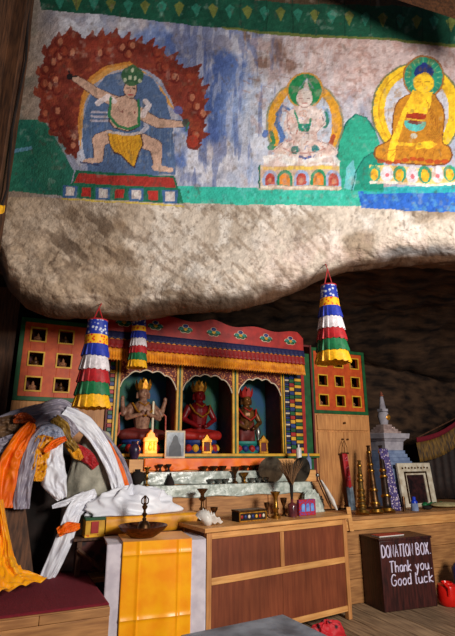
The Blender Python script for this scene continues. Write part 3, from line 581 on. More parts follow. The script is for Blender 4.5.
# ---- pigeonhole cabinets
def pigeon(label, pl, pr, top_px, bot_px, D, base_z, ncol, nrow, glabel, doors):
    sl = sD(pl, D, 2.0); sr = sD(pr, D, 2.0); z1 = zD((pl+pr)/2, top_px, D); z0 = zD((pl+pr)/2, bot_px, D); w_ = sr-sl; h = z1-z0
    t = thing('pigeonhole_cabinet', label, 'cabinet', W(sl, D, base_z))
    B = base_z
    m = MB(); g = .035
    for (x0, x1, a0, a1) in ((0, g, z0, z1), (w_-g, w_, z0, z1), (g, w_-g, z0, z0+g), (g, w_-g, z1-g, z1)): m.box(x0, x1, 0, .06, a0-B, a1-B)
    m.build('border', PGR, t, bevel=.002)
    cw = (w_-2*g)/ncol; ch = (h-2*g)/nrow; m = MB(); y_ = MB(); it = []
    ox, oz = cw*.245, ch*.25
    xs = [g+cw*(i+.5) for i in range(ncol)]; zs = [z0+g+ch*(j+.5)-B for j in range(nrow)]
    # vertical and horizontal bars
    e = [g]+[v for x in xs for v in (x-ox, x+ox)]+[w_-g]
    for i in range(0, len(e), 2): m.box(e[i], e[i+1], .012, .05, z0+g-B, z1-g-B)
    ez = [z0+g-B]+[v for z in zs for v in (z-oz, z+oz)]+[z1-g-B]
    for x in xs:
        for j in range(0, len(ez), 2): m.box(x-ox, x+ox, .012, .05, ez[j], ez[j+1])
    m.build('lattice', POR, t, bevel=.002)
    b5 = .012
    for x in xs:
        for z in zs:
            y_ = MB()
            for (q0, q1, r0, r1) in ((x-ox-b5, x-ox, z-oz-b5, z+oz+b5), (x+ox, x+ox+b5, z-oz-b5, z+oz+b5), (x-ox, x+ox, z-oz-b5, z-oz), (x-ox, x+ox, z+oz, z+oz+b5)): y_.box(q0, q1, .004, .03, r0, r1)
            y_.build('trim', PYE, t); it.append((x, z-oz, ox, oz))
    m = MB(); m.box(0, w_, .2, .22, z0-B, z1-B); m.box(0, .02, .06, .2, z0-B, z1-B); m.box(w_-.02, w_, .06, .2, z0-B, z1-B); m.box(.02, w_-.02, .06, .2, z1-.02-B, z1-B)
    for z in zs: m.box(.02, w_-.02, .05, .2, z-oz-.012, z-oz)
    m.build('case', PDR, t)
    # wooden body below
    m = MB(); m.box(0, w_, .0, .3, 0, z0-B-.002); m.build('body', WOODV, t, bevel=.003)
    if doors:
        zt = z0-B
        m = MB(); m.box(.03, w_-.03, -.016, -.001, zt-.17, zt-.02); d = m.build('drawer', WOODV, t, bevel=.004)
        m = MB(); m.lathe([(.0, -.03), (.011, -.028), (.012, -.015), (.005, -.006), (.005, 0)], 12, M=Matrix.Translation((w_/2, -.016, zt-.095)) @ Matrix.Rotation(-math.pi/2, 4, 'X')); m.build('knob', BRONZE, d)
        for i in range(2):
            m = MB(); x0 = .03+i*(w_-.06)/2; x1 = x0+(w_-.06)/2-.006; m.box(x0, x1, -.014, -.001, .03, zt-.19); d = m.build('door', WOODV, t, bevel=.004)
            m = MB(); kx = (x1-.03) if i == 0 else x0+.03; m.lathe([(.0, -.026), (.009, -.024), (.01, -.013), (.004, -.005), (.004, 0)], 12, M=Matrix.Translation((kx, -.014, zt*.72)) @ Matrix.Rotation(-math.pi/2, 4, 'X')); m.build('knob', BRONZE, d)
    # small clay figures in the holes
    words_r = ('lowest', 'middle', 'top'); words_c = ('left', 'centre', 'right')
    for n, (x, z, ow, oh) in enumerate(it):
        m = MB(); r = ow*.72
        m.lathe([(r, 0), (r, .01), (r*.85, .016)], 14, sy=.6); m.ell((0, 0, .028), (r*.85, r*.5, .018)); m.ell((0, 0, .06), (r*.5, r*.38, .034)); m.ell((0, 0, .103), (r*.27, r*.27, .02)); m.ell((0, 0, .125), (r*.12, r*.12, .012))
        m.tube([(-r*.5, 0, .075), (-r*.72, -.01, .045), (-r*.2, -r*.45, .035)], r*.14, 6); m.tube([(r*.5, 0, .075), (r*.72, -.01, .045), (r*.2, -r*.45, .035)], r*.14, 6)
        o = m.build('clay_figurine', [CLAY, DKGOLD][n % 2], loc=W(sl+x, D+.085, B+z+.0005), rz=A25, smooth=True)
        f = 1.75*oh/.14; o.scale = (1.1, 1.0, f*.95)
        tag(o, 'small brown figurine in the %s hole of the %s column, %s' % (words_r[n % 3], words_c[n//3], glabel), 'figurine', 'figurines in the pigeonholes '+glabel)
    return sl, sr, z0, z1
PL = pigeon('orange and green pigeonhole cabinet left of the shrine, above the scarf heap', 17, 108, 321, 402, 4.14, .46, 3, 3, 'left cabinet', False)
rl = pigeon('tall pale wood cabinet with orange pigeonholes right of the shrine', 312, 366, 350, 414, 4.14, .71, 3, 3, 'right cabinet', True)
lp = MB(); s0 = sD(15, 4.14, 2); 
for i in range(5): lp.box(s0-.01-(i+1)*.2, s0-.013-i*.2, 4.2, 4.24, 0.47, 2.6)
struct(lp.build('wall_wooden_side', OLDW, rz=A25, loc=(0, 0, 0), bevel=.003))

# ---- shrine with three niches
sl = PL[1]+.004; sr = rl[0]-.004; zs_ = zD(200, 455, DS); ztop = zD(200, 345, DS)
SW = sr-sl; shr = thing('shrine_cabinet', 'carved and painted shrine cabinet with three arched niches under the rock', 'shrine', W(sl, DS, .3))
B = .3; zl = lambda z: z-B
m = MB(); m.box(0, SW, .34, .36, zl(.3), zl(ztop+.12)); m.box(0, .02, .0, .34, 0, zl(ztop+.12)); m.box(SW-.02, SW, .0, .34, 0, zl(ztop+.12)); m.box(.02, SW-.02, .01, .34, zl(ztop+.1), zl(ztop+.12)); m.box(.02, SW-.02, .0, .34, 0, zl(zs_-.03)); m.build('case', PDR, shr)
def X(px): return sD(px, DS, 1.7)-sl
m = MB(); m.box(.02, SW-.02, .325, .338, zl(zs_), zl(ztop+.1)); m.build('niche_back', NBACK, shr)
m = MB(); m.box(0, SW, -.05, .3, zl(zs_-.03), zl(zs_-.012), 1); m.box(0, SW, -.055, .3, zl(zs_-.012), zl(zs_+.012), 0); m.build('sill', [PYE, PGR], shr, bevel=.002)
nich = [(X(119), X(176)), (X(182), X(232)), (X(238), X(281))]
def archz(u):   # scalloped arch 0..1 across -> height fraction
    c = abs(2*u-1); base_ = math.sqrt(max(0, 1-(c*.98)**2.6)); return base_*.9+.1*abs(math.cos(u*math.pi*4.5+math.pi*.25*0))*(1-c**4)
ztopn = zl(ztop+.02)
sp = MB(); tr = MB()
for a, b in nich:
    zb = zl(zD(200, 396, DS)); ht = zl(zD(200, 374, DS))-zb; n = 40; pts = []
    for i in range(n):
        u0, u1 = i/n, (i+1)/n; x0, x1 = lerp(a, b, u0), lerp(a, b, u1); h0 = zb+ht*archz(u0); h1 = zb+ht*archz(u1)
        sp.add([(x0, .0, h0), (x1, .0, h1), (x1, .0, ztopn), (x0, .0, ztopn), (x0, .02, h0), (x1, .02, h1), (x1, .02, ztopn), (x0, .02, ztopn)], [(0, 1, 2, 3), (7, 6, 5, 4), (0, 4, 5, 1), (3, 2, 6, 7)])
        pts.append((x0, -.004, h0))
    pts.append((b, -.004, zb+ht*archz(1))); tr.tube(pts, .006, 6)
    for sx_ in (a+.035, b-.035):
        for k in range(6):
            an = k*math.pi/3; sp.ell((sx_+.017*math.cos(an), -.004, ztopn-.12+.017*math.sin(an)), (.016, .008, .016), 8, 1)
        sp.ell((sx_, -.01, ztopn-.12), (.011, .009, .011), 8, 2)
sp.build('scalloped_arch', [mat('floral_spandrel', (96, 28, 26), (206, 130, 70), kind='vor', scale=55), PPK, PYE], shr, smooth=False); tr.build('arch_trim', PWH, shr)
def beads(x0, x1, z0, z1, y, step, mis, t, name, mats):
    m = MB(); n = int((z1-z0)/step); st = (z1-z0)/n
    for i in range(n): m.box(x0, x1, y, y+.03, z0+i*st+.003, z0+(i+1)*st-.003, mis[i % len(mis)])
    m.box(x0, x1, y+.01, y+.04, z0, z1, len(mats)-1); return m.build(name, mats, t, bevel=.003)
zc0, zc1 = zl(zs_+.012), ztopn
for a, b in ((X(176), X(182)), (X(232), X(238)), (X(113.5), X(119)), (X(281), X(284.5))):
    m = MB(); m.box(a, b, -.012, .022, zc0, zc1, 0); m.box(a+(b-a)*.35, a+(b-a)*.62, -.018, 0, zc0, zc1, 1); m.build('pilaster', [PYE, PGR], shr, bevel=.002); m = MB(); m.box(a+.003, b-.003, .0225, .32, zc0, zc1); m.build('divider', PDR, shr)
cm = [PRED, PGR, PYE, PBL, PWH, PNV]
beads(X(108.5), X(113), zc0, zc1, -.01, .035, [3, 1, 0, 2], shr, 'patterned_column', cm)
beads(X(285), X(289), zc0, zc1, -.012, .022, [3, 5, 4, 3, 1], shr, 'patterned_column', cm)
beads(X(289.5), X(294), zc0, zc1, -.016, .04, [0, 1, 3, 2], shr, 'patterned_column', cm)
beads(X(294.5), X(301), zc0-.25, zc1, -.02, .034, [2, 5, 2, 1], shr, 'patterned_column', cm)
m = MB(); m.box(X(301.5), X(304.5), -.014, .03, 0, zc1, 0); m.box(X(304.5), X(311), -.006, .03, 0, zc1, 1); m.build('post', [PRED, PGR], shr, bevel=.002)
# cornice board with lotus flowers, upper edge wavy
cz0 = zD(200, 341, DS-.14); cz1 = zD(200, 322, DS-.14); cl = sD(103, DS-.12, 2.1)-sl; cr = sD(302, DS-.12, 2.1)-sl
m = MB(); n = 60; top = []
for i in range(n+1):
    u_ = i/n; wv = .014*math.sin(u_*math.pi*9)+.02*math.exp(-((u_-.5)/.05)**2); top.append((lerp(cl, cr, u_), zl(cz1)+wv-(.05*max(0, (u_-.97)/.03))))
for i in range(n):
    (xa, za), (xb, zb_) = top[i], top[i+1]
    m.add([(xa, -.16, zl(cz0)), (xb, -.16, zl(cz0)), (xb, -.16, zb_), (xa, -.16, za), (xa, -.12, zl(cz0)), (xb, -.12, zl(cz0)), (xb, -.12, zb_), (xa, -.12, za)], [(0, 1, 2, 3), (7, 6, 5, 4), (3, 2, 6, 7), (0, 4, 5, 1)])
m.box(cl, cr, -.12, .02, zl(cz0)+.02, zl(cz0)+.04)
cor = m.build('cornice', PRED, shr, smooth=False, label='red cornice board')
for i in range(7):
    x = lerp(cl, cr, (i+.55)/7.1); zc = zl((cz0+cz1)/2); m = MB()
    for k, (dx_, dz_, mi) in enumerate(((0, .022, 0), (-.03, .0, 1), (.03, .0, 1), (-.016, -.014, 2), (.016, -.014, 2), (0, -.004, 3))):
        m.ell((x+dx_*1.3, -.162, zc+dz_*1.3), (.027, .007, .017), 10, mi); m.ell((x+dx_*1.3, -.1605, zc+dz_*1.3), (.032, .005, .021), 10, 4)
    m.ell((x-.055, -.162, zc-.01), (.018, .005, .009), 8, 2); m.ell((x+.055, -.162, zc-.01), (.018, .005, .009), 8, 2)
    m.build('lotus_ornament', [PBL, PTE, PGR, PYE, PWH], cor)
def fringe(name, z0, z1, y, mt, pleat, amp_, t, sag=0):
    m = MB(); n = int((cr-cl)/pleat)*4
    def fn(u_, v): return Vector((lerp(cl, cr, u_), y-amp_*v*(.5+.5*math.sin(u_*n/4*2*math.pi))-.01*v, lerp(z1, z0+.006*math.sin(u_*n/4*2*math.pi)+sag*math.sin(u_*math.pi*14), v)))
    m.grid(fn, n, 4); return m.build(name, mt, t, solid=.003)
ft = zl(cz0)+.004; fh = zl(zD(200, 365, DS-.17))
fringe('valance', lerp(ft, fh, .28), ft, -.165, NAVYC, .05, .01, shr)
fringe('valance', lerp(ft, fh, .62), lerp(ft, fh, .22), -.162, DREDC, .045, .012, shr)
m = MB(); m.box(cl, cr, -.172, -.166, lerp(ft, fh, .24), lerp(ft, fh, .3)); m.build('trim', GOLDC, shr)
fringe('fringe', fh-.015, lerp(ft, fh, .58), -.16, GOLDC, .024, .014, shr)

# ---- statues
def capsule(m, a, b, ra, rb_, seg=12):
    a = Vector(a); b = Vector(b); m.tube([a, a.lerp(b, .5), b], [ra, (ra+rb_)/2, rb_], seg); m.ell(a, (ra,)*3, 12); m.ell(b, (rb_,)*3, 12)
def statue(name, label, loc, h, skin, robe, crownm, basem, kind):
    t = thing(name, label, 'statue', loc); s = h/1.0
    S = Matrix.Scale(s, 4)
    m = MB()
    m.lathe([(.26, 0), (.28, .03), (.24, .06), (.2, .09), (.25, .13), (.24, .16)], 24, sy=.7, M=S); m.build('pedestal', basem[0], t)
    m = MB()
    for k in range(16):
        a = 2*math.pi*k/16; m.ell((.24*math.cos(a), .17*math.sin(a), .06), (.045, .045, .05), 8, k % 2, M=S)
    m.build('lotus_petals', basem[1:], t)
    m = MB()
    if kind != 'stand':
        capsule(m, (-.08, 0, .24), (-.24, -.06, .22), .075, .06); capsule(m, (.08, 0, .24), (.24, -.06, .22), .075, .06)
        capsule(m, (-.24, -.06, .22), (.04, -.15, .2), .058, .045); capsule(m, (.24, -.06, .22), (-.04, -.15, .2), .058, .045); m.ell((0, 0, .24), (.15, .11, .08), M=None); hz = .28
    else:
        capsule(m, (-.06, 0, .4), (-.08, -.02, .18), .07, .045); capsule(m, (.06, 0, .4), (.08, -.02, .18), .07, .045); m.ell((0, 0, .3), (.13, .09, .15)); hz = .36
    lo = m; m = MB(); m.v = [tuple(Vector(v)*s) for v in lo.v]; m.f = lo.f; m.m = lo.m
    r = m.build('legs', robe, t); md = r.modifiers.new('r', 'REMESH'); md.mode = 'VOXEL'; md.voxel_size = .012*s*1.2; md.use_smooth_shade = True
    m = MB()
    capsule(m, (0, 0, hz), (0, 0, .52), .085, .13); m.ell((0, -.01, .54), (.15, .085, .07)); capsule(m, (0, 0, .58), (0, -.01, .66), .045, .042); m.ell((0, -.02, .72), (.073, .08, .095)); m.ell((0, -.1, .71), (.014, .016, .022)); m.ell((0, -.088, .672), (.026, .012, .009)); m.ell((-.078, -.01, .7), (.014, .02, .045)); m.ell((.078, -.01, .7), (.014, .02, .045))
    m.ell((-.03, -.09, .735), (.014, .01, .008)); m.ell((.03, -.09, .735), (.014, .01, .008))
    for sg in (-1, 1):
        if kind == 'many':
            capsule(m, (sg*.14, 0, .56), (sg*.24, -.02, .47), .045, .036); capsule(m, (sg*.24, -.02, .47), (sg*.27, -.06, .62), .034, .025); m.ell((sg*.27, -.07, .65), (.026, .022, .034))
            capsule(m, (sg*.14, -.02, .54), (sg*.2, -.06, .42), .042, .034); capsule(m, (sg*.2, -.06, .42), (sg*.05, -.14, .46), .032, .024); m.ell((sg*.03, -.15, .48), (.022, .02, .034))
        else:
            capsule(m, (sg*.14, 0, .56), (sg*.21, -.02, .42), .046, .036); capsule(m, (sg*.21, -.02, .42), (sg*.06, -.14, .33), .034, .025); m.ell((sg*.04, -.15, .33), (.03, .026, .024))
    lo = m; m = MB(); m.v = [tuple(Vector(v)*s) for v in lo.v]; m.f = lo.f; m.m = lo.m
    r = m.build('body', skin, t); md = r.modifiers.new('r', 'REMESH'); md.mode = 'VOXEL'; md.voxel_size = .0065*s*1.3; md.use_smooth_shade = True
    m = MB(); m.lathe([(.078, .76), (.09, .78), (.088, .8), (.07, .81)], 20, M=S); m.lathe([(.06, .8), (.05, .86), (.025, .9), (.0, .93)], 14, M=S)
    for k in range(5):
        a = -math.pi/2+(k-2)*.62; cx, cy = .088*math.cos(a), .088*math.sin(a); tx, ty = -math.sin(a), math.cos(a)
        m.add([(cx-tx*.03, cy-ty*.03, .78), (cx+tx*.03, cy+ty*.03, .78), (cx*1.15+tx*.034, cy*1.15+ty*.034, .83), (cx*1.2, cy*1.2, .9), (cx*1.15-tx*.034, cy*1.15-ty*.034, .83), (cx*.8, cy*.8, .8)], [(0, 1, 2, 3, 4), (0, 5, 1), (1, 5, 2), (2, 5, 3), (3, 5, 4), (4, 5, 0)], 0, S)
    m.build('crown', crownm, t)
    m = MB(); m.tube([Vector(p)*s for p in ((-.14, -.05, .6), (-.09, -.12, .5), (0, -.145, .44), (.09, -.12, .5), (.14, -.05, .6))], .012*s, 8); m.tube([Vector(p)*s for p in ((-.06, -.08, .61), (0, -.125, .565), (.06, -.08, .61))], .01*s, 8)
    m.build('necklace', crownm, t)
    if kind == 'many':
        for sg in (-1, 1):
            m = MB(); m.tube([Vector((sg*x, y, z))*s for x, y, z in ((.15, .02, .6), (.3, -.02, .45), (.29, -.06, .25), (.36, -.05, .12))], [.02*s, .03*s, .03*s, .015*s], 8, flat=.4); m.build('shawl_end', PPK, t)
    return t
def nx(px, dy=.14): return W(sD(px, DS+dy, 1.4), DS+dy, zs_+.0125)
statue('deity_statue', 'large gilt and pink crowned statue with raised arms in left niche', nx(141), zD(150, 373, DS+.1)-zs_, PINKSK, PDR, GOLD, [PBL, PRED, PTE], 'many')
statue('deity_statue', 'crimson crowned seated statue in the middle niche', nx(198), zD(200, 375, DS+.1)-zs_, REDSK, PRED, GOLD, [PBL, PRED, PYE], 'sit')
statue('deity_statue', 'dark gilded standing statue with red hat in right niche', nx(246), zD(250, 382, DS+.1)-zs_, DKGOLD, PDR, PRED, [PTE, PRED, PBL], 'stand')
# white flask beside the right statue
m = MB(); m.lathe([(.018, 0), (.02, .1), (.012, .13), (.022, .17), (.03, .2), (.02, .24), (.006, .26), (.006, .38)], 14); 
tag(m.build('ritual_staff', STEEL, loc=nx(258, .12), rz=0), 'pale slender staff finial beside the standing statue in right niche', 'staff')
for px, lb in ((206, 'small gold reliquary before the crimson statue'), (263, 'small gold reliquary in front of the right niche')):
    t = thing('reliquary', lb, 'reliquary', W(sD(px, DS+.0, 1.25), DS-.005, zs_+.0125), group='gold reliquaries')
    m = MB(); m.box(-.045, .045, -.02, .02, 0, .02); 
    for sg in (-1, 1): m.box(sg*.036-.008, sg*.036+.008, -.015, .015, .02, .1)
    m.prism([(-.05, .1), (.05, .1), (.046, .125), (.025, .135), (.012, .155), (0, .17), (-.012, .155), (-.025, .135), (-.046, .125)], -.017, .017); m.build('frame', GOLD, t, bevel=.002)
    m = MB(); m.box(-.028, .028, -.004, .012, .02, .1); m.build('panel', PDR, t)
# glowing gilt lamp house at the left
t = thing('lamp_shrine', 'small glowing amber lamp housing in front of the left statue', 'lamp', W(sD(149, DS, 1.25), DS-.03, zs_+.0125))
GLOW = mat('glowing_amber', (255, 170, 50), (255, 130, 30), rough=.4, emit=((255, 130, 30), .55))
m = MB(); m.box(-.055, .055, -.022, .022, 0, .025)
for sg in (-1, 1): m.box(sg*.044-.011, sg*.044+.011, -.02, .02, .025, .1)
m.prism([(-.062, .1), (.062, .1), (.058, .13), (.035, .14), (.03, .165), (.012, .18), (0, .2), (-.012, .18), (-.03, .165), (-.035, .14), (-.058, .13)], -.02, .02); m.build('frame', GLOW, t, bevel=.002)
m = MB(); m.box(-.034, .034, .004, .014, .025, .1); m.ell((0, -.004, .05), (.018, .01, .026)); m.ell((0, -.004, .083), (.01, .009, .011)); m.build('gilt_figure', GLOW, t)
pl_ = bpy.data.lights.new('lamp_glow', 'POINT'); pl_.energy = .5; pl_.color = (1, .55, .2); pl_.shadow_soft_size = .03
po = bpy.data.objects.new('lamp_glow', pl_); C.objects.link(po); po.location = W(sD(149, DS, 1.25), DS-.09, zs_+.08)
t = thing('candle', 'tall thin pale candle standing beside the glowing amber lamp', 'candle', W(sD(152.5, DS+.03, 1.3), DS+.06, zs_+.0125))
m = MB(); hh = zD(152, 401, DS+.03)-zs_; m.lathe([(.011, 0), (.0105, hh*.96), (.006, hh*.98)], 12); m.build('wax', CAND, t); m = MB(); m.tube([(0, 0, hh*.97), (.001, 0, hh)], .002, 5); m.build('wick', BLACKISH, t)
# framed photograph
t = thing('framed_photograph', 'pale framed photograph of a dark seated person below the middle pillar', 'photograph', W(sD(175, 4.03, 1.25), 4.03, zs_-.028+.0))
kx = kk(onD(175, 445, 4.03)); w2 = 10.5*kx; h2 = 27*kx
zph = .02
m = MB(); m.box(-w2, w2, 0, .012, 0, h2); m.build('frame', PWH, t, bevel=.002)
m = MB(); m.box(-w2*.86, w2*.86, -.003, .001, h2*.07, h2*.93); m.build('print', PHOTO, t)
m = MB(); m.prism([(-w2*.62, h2*.09), (w2*.62, h2*.09), (w2*.55, h2*.45), (w2*.3, h2*.6), (w2*.2, h2*.78), (0, h2*.84), (-w2*.22, h2*.76), (-w2*.3, h2*.6), (-w2*.58, h2*.42)], -.006, -.002); m.build('portrait', PORTR, t)

# ------------------------------------------------------------------ altar steps in front of the shrine
asl = sD(128, 3.9, 1.0); asr = sD(309, 3.9, 1.0)
zA = zD(220, 471, 3.90); zBt = zD(220, 484, 3.78); zCt = zD(220, 496, 3.70)
st = thing('altar_steps', 'stepped altar shelves below the niches holding rows of bowls', 'altar', W(asl, 3.70, 0))
b0 = 0; Lw = asr-asl
m = MB(); m.box(0, Lw, .2, .35, 0, zs_-.033-b0); m.build('upper_riser', WOOD, st, bevel=.002)
m = MB(); m.box(0, Lw, .08, .2, 0, zA-b0); m.build('step', WOOD, st, bevel=.002)
m = MB(); m.box(0, Lw, .0, .08, 0, zBt-b0); m.build('step', WOODB, st, bevel=.002)
m = MB(); nbd = 3
for i in range(nbd): m.box(.02+i*Lw*.33, .015+(i+1)*Lw*.32, -.014, -.001, zCt-.17-b0, zCt-b0-.004)
m.build('front_board', WOODB, st, bevel=.003)
def sheetcloth(name, label, cat, mt, pa, pb, D, z0, z1, back, amp_=.006, seed=0, foldn=20, thick=.003, hem=0.0):
    s0_, s1_x = sD(pa, D, z1), sD(pb, D, z1); m = MB()
    def fn(u_, v):
        x = lerp(s0_, s1_x, u_)-s0_; nzv = mnoise.noise(Vector((x*9, v*3, seed)))
        if v < .3: q = v/.3; return Vector((x, lerp(back, -.001, q), z1-z0+.003+.002*nzv))
        q = (v-.3)/.7; return Vector((x, -.004-amp_*(1+math.sin(x*foldn+3*nzv+q*2))*q-abs(nzv)*amp_*q, (z1-z0+.003)*(1-q)+hem*math.sin(x*17+seed)*q))
    m.grid(fn, 90, 16); return tag(m.build(name, mt, loc=W(s0_, D, z0), rz=A25, solid=thick, off=0), label, cat)
sheetcloth('altar_cloth', 'bright orange cloth over the top altar ledge below the niches', 'cloth', ORANGE, 144, 271, 3.895, zA+.01, zs_-.031, .12, .005, 1, 40, hem=.004)
sheetcloth('altar_cloth', 'pale crumpled sheet covering the middle altar step behind the bowls', 'cloth', PLASTIC, 136, 300, 3.775, zBt+.008, zA+.0, .1, .005, 2, 30, hem=.003)
sheetcloth('altar_cloth', 'pale shiny crumpled sheet covering the lowest altar step', 'cloth', FOILC, 138, 312, 3.695, zCt+.0, zBt+.0, .07, .007, 3, 26, hem=.006)
# bowls and goblets
bowlp = [(.0, 0), (.5, 0), (.52, .08), (.45, .14), (.75, .5), (.98, .95), (1, 1), (.9, .96), (.6, .45), (0, .3)]
def lthing(name, label, cat, px, D, z, prof, wpx, hpx, mt, group=None, dz=.0, seg=20, sy=1):
    p = onDz(px, D, z); k = kk(p); m = MB(); m.lathe([(r*wpx*k/2, q*hpx*k) for r, q in prof], seg, sy=sy)
    return tag(m.build(name, mt, loc=p+Vector((0, 0, dz)), rz=A25), label, cat, group)
for i, px in enumerate((204, 214, 223, 245, 254, 262)):
    o = lthing('offering_bowl', 'small brass offering bowl in the upper row on the altar', 'bowl', px, 3.84, zA+.006, bowlp, 8, 4.5, BRONZE, 'offering bowls on the middle step', .0); o['label'] = ['leftmost', 'second from left', 'third from left', 'third from right', 'second from right', 'rightmost'][i]+' small brass offering bowl in the upper row, under the orange cloth'
for i, px in enumerate((211, 219, 226, 252, 259, 266)):
    o = lthing('offering_bowl', 'x', 'bowl', px, 3.735, zBt+.006, bowlp, 7, 4.5, STEEL, 'offering bowls on the lower step', .0); o['label'] = ['leftmost', 'second from left', 'third from left', 'third from right', 'second from right', 'rightmost'][i]+' small silver offering bowl in the lower row on the altar'
gob = [(0, 0), (.75, 0), (.7, .06), (.25, .16), (.22, .3), (.38, .4), (.3, .48), (.4, .58), (.85, .8), (1, 1), (.88, .98), (.5, .7), (0, .62)]
lthing('goblet', 'taller brass goblet at the centre of the altar steps', 'goblet', 235, 3.735, zBt+.006, gob, 9, 16, BRONZE, 'brass goblets')
lthing('goblet', 'shorter brass goblet just right of the taller one on altar steps', 'goblet', 244.5, 3.735, zBt+.006, gob, 9, 10, BRASS, 'brass goblets')
cone = [(0, 0), (1, 0), (.95, .2), (.6, .5), (.25, .75), (.3, .82), (.12, .95), (0, 1)]
lthing('ritual_cake', 'dark cone shaped offering cake on the left of the lowest step', 'offering', 170, 3.735, zBt+.006, cone, 9, 12, BLACKISH)
cup = [(0, 0), (.7, 0), (.35, .3), (.3, .45), (.9, .8), (1, 1), (.8, .95), (0, .6)]
lthing('butter_lamp', 'small dark footed cup, left one of the pair on altar sheet', 'cup', 160, 3.84, zA+.006, cup, 6, 7, BLACKISH, 'dark footed cups'); lthing('butter_lamp', 'small dark footed cup, right one of the pair on altar sheet', 'cup', 168.5, 3.84, zA+.006, cup, 6, 7, BLACKISH, 'dark footed cups')
stand = [(0, 0), (.9, 0), (.8, .06), (.3, .12), (.25, .28), (.6, .36), (.3, .44), (.28, .6), (.7, .68), (.35, .76), (.4, .84), (1, .97), (1, 1), (.7, .98), (0, .9)]
lthing('candle_stand', 'ornate bright brass candle stand beside the white scarf pile', 'candle stand', 146.5, 3.735, zBt+.006, stand, 8, 18, BRASS)
# ------------------------------------------------------------------ low cupboard in front (own angle)
CA = math.radians(31.0); pL = atZ(207, 528, .76); pR = atZ(346, 514.5, .76); dvec = (pR-pL); CA = math.atan2(dvec.y, dvec.x); CL = dvec.length
cu = thing('low_cupboard', 'low wooden cupboard with dark red-brown panels in a pale frame', 'cupboard', (pL.x, pL.y, 0), CA)
dep = .36; HT = .76
m = MB(); m.box(-.03, CL+.03, -.025, dep+.02, HT-.028, HT); m.build('top', WOOD, cu, bevel=.004)
fw = .04
for x in (0, CL-fw):
    for y in (0, dep-fw): m = MB(); m.box(x, x+fw, y, y+fw, 0, HT-.029); m.build('leg', WOODV, cu, bevel=.003)
zr = HT*.56
m = MB()
for z0, z1 in ((HT-.075, HT-.03), (zr-.022, zr+.022), (.06, .1)): m.box(fw+.001, CL-fw-.001, .002, .032, z0, z1)
m.build('rail', WOOD, cu, bevel=.003)
m = MB(); m.box(CL*.49-.018, CL*.49+.018, .003, .031, zr+.0225, HT-.076); m.build('stile', WOODV, cu, bevel=.003)
for x0, x1, z0, z1 in ((fw, CL*.49-.018, zr+.022, HT-.075), (CL*.49+.018, CL-fw, zr+.022, HT-.075), (fw, CL*.49-.001, .1, zr-.022), (CL*.49+.001, CL-fw, .1, zr-.022)):
    m = MB(); m.box(x0, x1, .012, .02, z0, z1); m.build('panel', REDW, cu)
m = MB(); m.box(0, .015, fw, dep-fw, .06, HT-.03); m.box(CL-.015, CL, fw, dep-fw, .06, HT-.03); m.box(fw, CL-fw, dep-.02, dep-.005, .06, HT-.03); m.build('side_panel', REDW, cu)
Mc = Matrix.Translation((pL.x, pL.y, 0)) @ Matrix.Rotation(CA, 4, 'Z')
def onC(px, dy, z=HT):      # point on the cupboard top, dy behind its front edge
    a = (px-227.5)/F; q0 = Mc @ Vector((0, dy, z)); d1 = Vector((math.cos(CA), math.sin(CA), 0))
    num = a*(q0-CP).dot(FW)-q0.x; den = d1.x-a*d1.dot(FW); return q0+d1*(num/den)
def cthing(name, label, cat, px, dy, prof, wpx, hpx, mt, group=None, seg=20, z=HT):
    p = onC(px, dy, z); k = kk(p); m = MB(); m.lathe([(r*wpx*k/2, q*hpx*k) for r, q in prof], seg); return tag(m.build(name, mt, loc=p+Vector((0, 0, .0008)), rz=CA), label, cat, group)
vase = [(0, 0), (1, 0), (1, .1), (.55, .16), (.5, .3), (.72, .36), (.5, .42), (.45, .75), (.55, .82), (1.05, .97), (1.05, 1), (.85, .98), (0, .85)]
cthing('brass_vase', 'tall flared brass vase at the centre of the low cupboard top', 'vase', 276, .13, vase, 9.5, 25, BRASS)
cthing('goblet', 'small dark goblet between the painted box and brass vase', 'goblet', 267, .2, gob, 6, 14, BRONZE); cthing('goblet', 'dark ringed brass goblet right of the tall flared vase', 'goblet', 284, .2, gob, 7, 17, BRONZE)
bottle = [(0, 0), (1, 0), (1, .62), (.85, .72), (.3, .8), (.3, .97), (.4, .98), (.4, 1), (0, 1)]
cthing('glass_jar', 'dark reddish jar under the feather fan on the low cupboard', 'jar', 292.5, .12, bottle, 9, 17, mat('dark_red_glass', (110, 50, 50), (70, 34, 40), rough=.15))
cthing('candle_stand', 'tall tiered bronze stand at the left end of low cupboard', 'candle stand', 202, .33, stand, 11, 30, BRONZE); cthing('goblet', 'short bronze goblet behind the white conch shell', 'goblet', 214, .3, gob, 8, 12, BRONZE)
# painted box
t = thing('painted_box', 'small gilt box painted with blue and red flowers on low cupboard', 'box', onC(249, .15)+Vector((0, 0, .0008)), CA); k = kk(onC(249, .15)); wb = 16.5*k; hb = 10.5*k
m = MB(); m.box(-wb, wb, -.05, .05, 0, hb*.82); m.build('body', BLACKISH, t, bevel=.003)
m = MB(); m.box(-wb*1.02, wb*1.02, -.053, .053, hb*.83, hb); m.build('lid', BRONZE, t, bevel=.003)
m = MB(); 
for z0, z1 in ((.0, .1), (.72, .82)): m.box(-wb, wb, -.056, -.051, hb*z0, hb*z1)
for x in (-wb, wb-.008): m.box(x, x+.008, -.056, -.051, hb*.1, hb*.72)
m.build('gilt_rim', GOLD, t)
m = MB()
for i in range(7): m.ell((-wb*.8+i*wb*.267, -.052, hb*.42), (.011, .004, .013), 8, [0, 1, 2, 1, 3, 0, 2][i])
m.build('painted_flower', [PRED, PBL, PWH, PYE], t)
